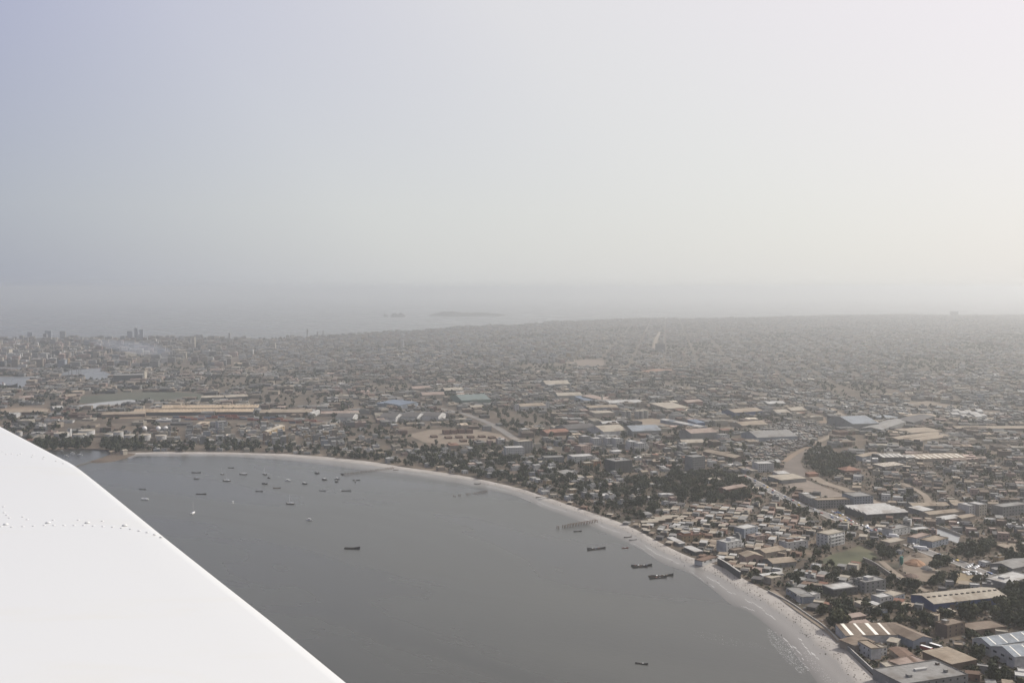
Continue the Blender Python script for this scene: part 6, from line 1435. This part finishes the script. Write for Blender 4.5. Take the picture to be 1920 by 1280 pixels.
# people on the beach, one continuous body each
def body_mesh(pose, shirt, legs):
    J = {'pelvis': (0, 0, .92), 'chest': (0.01, 0, 1.32), 'neck': (0.01, 0, 1.50), 'head': (0.03, 0, 1.66), 'crown': (0.02, 0, 1.76)}
    E = [('pelvis', 'chest'), ('chest', 'neck'), ('neck', 'head'), ('head', 'crown')]; rad = {'pelvis': .155, 'chest': .17, 'neck': .065, 'head': .105, 'crown': .07}
    st = 0.22 if pose == 'walk' else 0.04
    for s, nm in ((1, 'l'), (-1, 'r')):
        J['sh' + nm] = (0, .19*s, 1.42); J['el' + nm] = (-.06*s*(pose == 'walk'), .25*s, 1.14); J['wr' + nm] = (.10 + .06*s*(pose == 'walk'), .24*s, .90); J['ha' + nm] = (.13, .24*s, .80)
        J['hi' + nm] = (0, .10*s, .86); J['kn' + nm] = (.05 + st*.5*s, .11*s, .48); J['an' + nm] = (st*s - .03, .11*s, .09); J['to' + nm] = (st*s + .14, .12*s, .04)
        E += [('chest', 'sh' + nm), ('sh' + nm, 'el' + nm), ('el' + nm, 'wr' + nm), ('wr' + nm, 'ha' + nm), ('pelvis', 'hi' + nm), ('hi' + nm, 'kn' + nm), ('kn' + nm, 'an' + nm), ('an' + nm, 'to' + nm)]
        rad.update({'sh' + nm: .075, 'el' + nm: .05, 'wr' + nm: .036, 'ha' + nm: .04, 'hi' + nm: .105, 'kn' + nm: .07, 'an' + nm: .045, 'to' + nm: .04})
    ks = list(J); me = bpy.data.meshes.new('person'); me.from_pydata([J[k] for k in ks], [(ks.index(a), ks.index(b)) for a, b in E], []); o = bpy.data.objects.new('person', me); C.objects.link(o)
    md = o.modifiers.new('skin', 'SKIN'); sv = me.skin_vertices[0].data
    for i, k in enumerate(ks): sv[i].radius = (rad[k], rad[k]); sv[i].use_root = k == 'pelvis'
    sb = o.modifiers.new('sub', 'SUBSURF'); sb.levels = sb.render_levels = 1
    dg = bpy.context.evaluated_depsgraph_get(); out = bpy.data.meshes.new_from_object(o.evaluated_get(dg)); bpy.data.objects.remove(o)
    for m in (M_SKIN, shirt, legs, M_HAIR): out.materials.append(m)
    for p in out.polygons:
        z = p.center.z; y = abs(p.center.y); p.use_smooth = True
        p.material_index = 3 if z > 1.70 or (z > 1.62 and p.center.x < 0) else 0 if z > 1.50 else (1 if z > .93 and not (y > .2 and z < 1.15) else 0 if (y > .2 and z > .7) or z < .1 else 2)
    out.name = 'person'; return out
M_SKIN = surf('skin', (0.10, 0.06, 0.04), 0.6, 0.1, 5); M_HAIR = surf('hair', (0.015, 0.012, 0.01), 0.8, 0.1, 5)
CL = {k: surf('cloth_' + k, v, 0.9, 0.1, 4) for k, v in {'white': (0.6, 0.6, 0.58), 'red': (0.35, 0.06, 0.05), 'blue': (0.08, 0.12, 0.3), 'dark': (0.04, 0.04, 0.045), 'yellow': (0.5, 0.36, 0.08)}.items()}
PM = {(po, a, b): body_mesh(po, CL[a], CL[b]) for po, a, b in [('walk', 'dark', 'dark'), ('stand', 'white', 'dark'), ('walk', 'red', 'blue'), ('stand', 'blue', 'dark'), ('walk', 'yellow', 'dark')]}
PP = [(1260,1054,('walk','dark','dark'),'dark clothes walking on the wet sand, farthest of the bathers'), (1283,1062,('stand','blue','dark'),'blue shirt standing at the waterline below the white beach building'), (1304,1058,('stand','white','dark'),'white shirt standing beside the white beach building'),
      (1263,1066,('stand','dark','dark') if False else ('walk','dark','dark'),'dark clothes wading off the white beach building'), (1326,1094,('walk','dark','dark'),'dark clothes walking in the shallows below the sea wall'), (1346,1090,('walk','red','blue'),'red shirt walking below the sea wall'),
      (1357,1079,('stand','white','dark'),'white shirt standing in the shade of the sea wall'), (1465,1192,('walk','dark','dark'),'dark clothes wading in the glittering shallows'), (1506,1160,('walk','yellow','dark'),'yellow shirt walking along the compound wall'), (1521,1177,('stand','blue','dark'),'blue shirt standing on the sand above the big dark tree'),
      (1544,1192,('walk','red','blue'),'red shirt walking on the sand by the big dark tree'), (1573,1222,('stand','white','dark'),'white shirt standing near the wall of the seaside workshop'), (1584,1224,('walk','dark','dark'),'dark clothes walking beside the seaside workshop wall'), (1600,1238,('walk','yellow','dark'),'yellow shirt walking at the foot of the narrow white house')]
for i, (x, y, k, lab) in enumerate(PP):
    o = thing('person', 'person in ' + lab, 'person', at(x, y, 0.05), i * 1.3, 'people on the beach', PM[k]); zz = 0.0
    dgp = o.location; best = min(range(NB), key=lambda j: (SHORE_W[j].x - dgp.x)**2 + (SHORE_W[j].y - dgp.y)**2); w_, i_ = SHORE_W[best], SHORE_I[best]; u = max(-0.5, min(1, ((dgp - w_).dot(i_ - w_)) / max(1e-6, (i_ - w_).length_squared)))
    zz = float(np.interp(u, [p[0] for p in PROF[:-1]], [p[1] for p in PROF[:-1]])); o.location.z = max(zz, -0.35)

# a bluish smoke drifting up from the harbour town
def smoke(name, px, py, rx, ry, h, dens, lean):
    q = MB(); rings = []; rr = random.Random(int(px))
    for k in range(11):
        u = k / 10; f = max(0.03, math.sin(math.pi * min(1, 0.08 + u * 0.92)) ** 0.6) * (0.35 + 0.9 * u)
        rings.append([(lean * u * u + rx * f * math.cos(2*math.pi*i/20) * (1 + rr.uniform(-.06, .06)), ry * f * math.sin(2*math.pi*i/20), 3 + h * u) for i in range(20)])
    q.loft(rings); m = bpy.data.materials.new('smoke_air'); m.use_nodes = True; nt = m.node_tree; nt.nodes.clear(); o2 = nt.nodes.new('ShaderNodeOutputMaterial'); v2 = nt.nodes.new('ShaderNodeVolumePrincipled')
    v2.inputs['Color'].default_value = (0.72, 0.80, 0.95, 1); v2.inputs['Density'].default_value = dens; v2.inputs['Anisotropy'].default_value = 0.2; nt.links.new(v2.outputs[0], o2.inputs['Volume'])
    struct(name, q.mesh(name, m), 'stuff', 'thin bluish smoke rising over the harbour town', at(px, py, 0))
smoke('smoke', 300, 676, 110, 150, 75, 0.0017, -230)

# ================================================================ HAZE
mb = MB(); mb.box(-SEA * 1.01, SEA * 1.01, -6100, SEA * 1.01, -1.6, HAZE_TOP)
m = bpy.data.materials.new('haze_air'); m.use_nodes = True; nt = m.node_tree; nt.nodes.clear()
o_ = nt.nodes.new('ShaderNodeOutputMaterial'); v_ = nt.nodes.new('ShaderNodeVolumePrincipled')
v_.inputs['Color'].default_value = (*HAZE_COL, 1); v_.inputs['Density'].default_value = HAZE; v_.inputs['Anisotropy'].default_value = HAZE_G
nt.links.new(v_.outputs[0], o_.inputs['Volume'])
struct('haze', mb.mesh('haze', m), 'stuff', 'pale dust haze lying over the bay and the city')
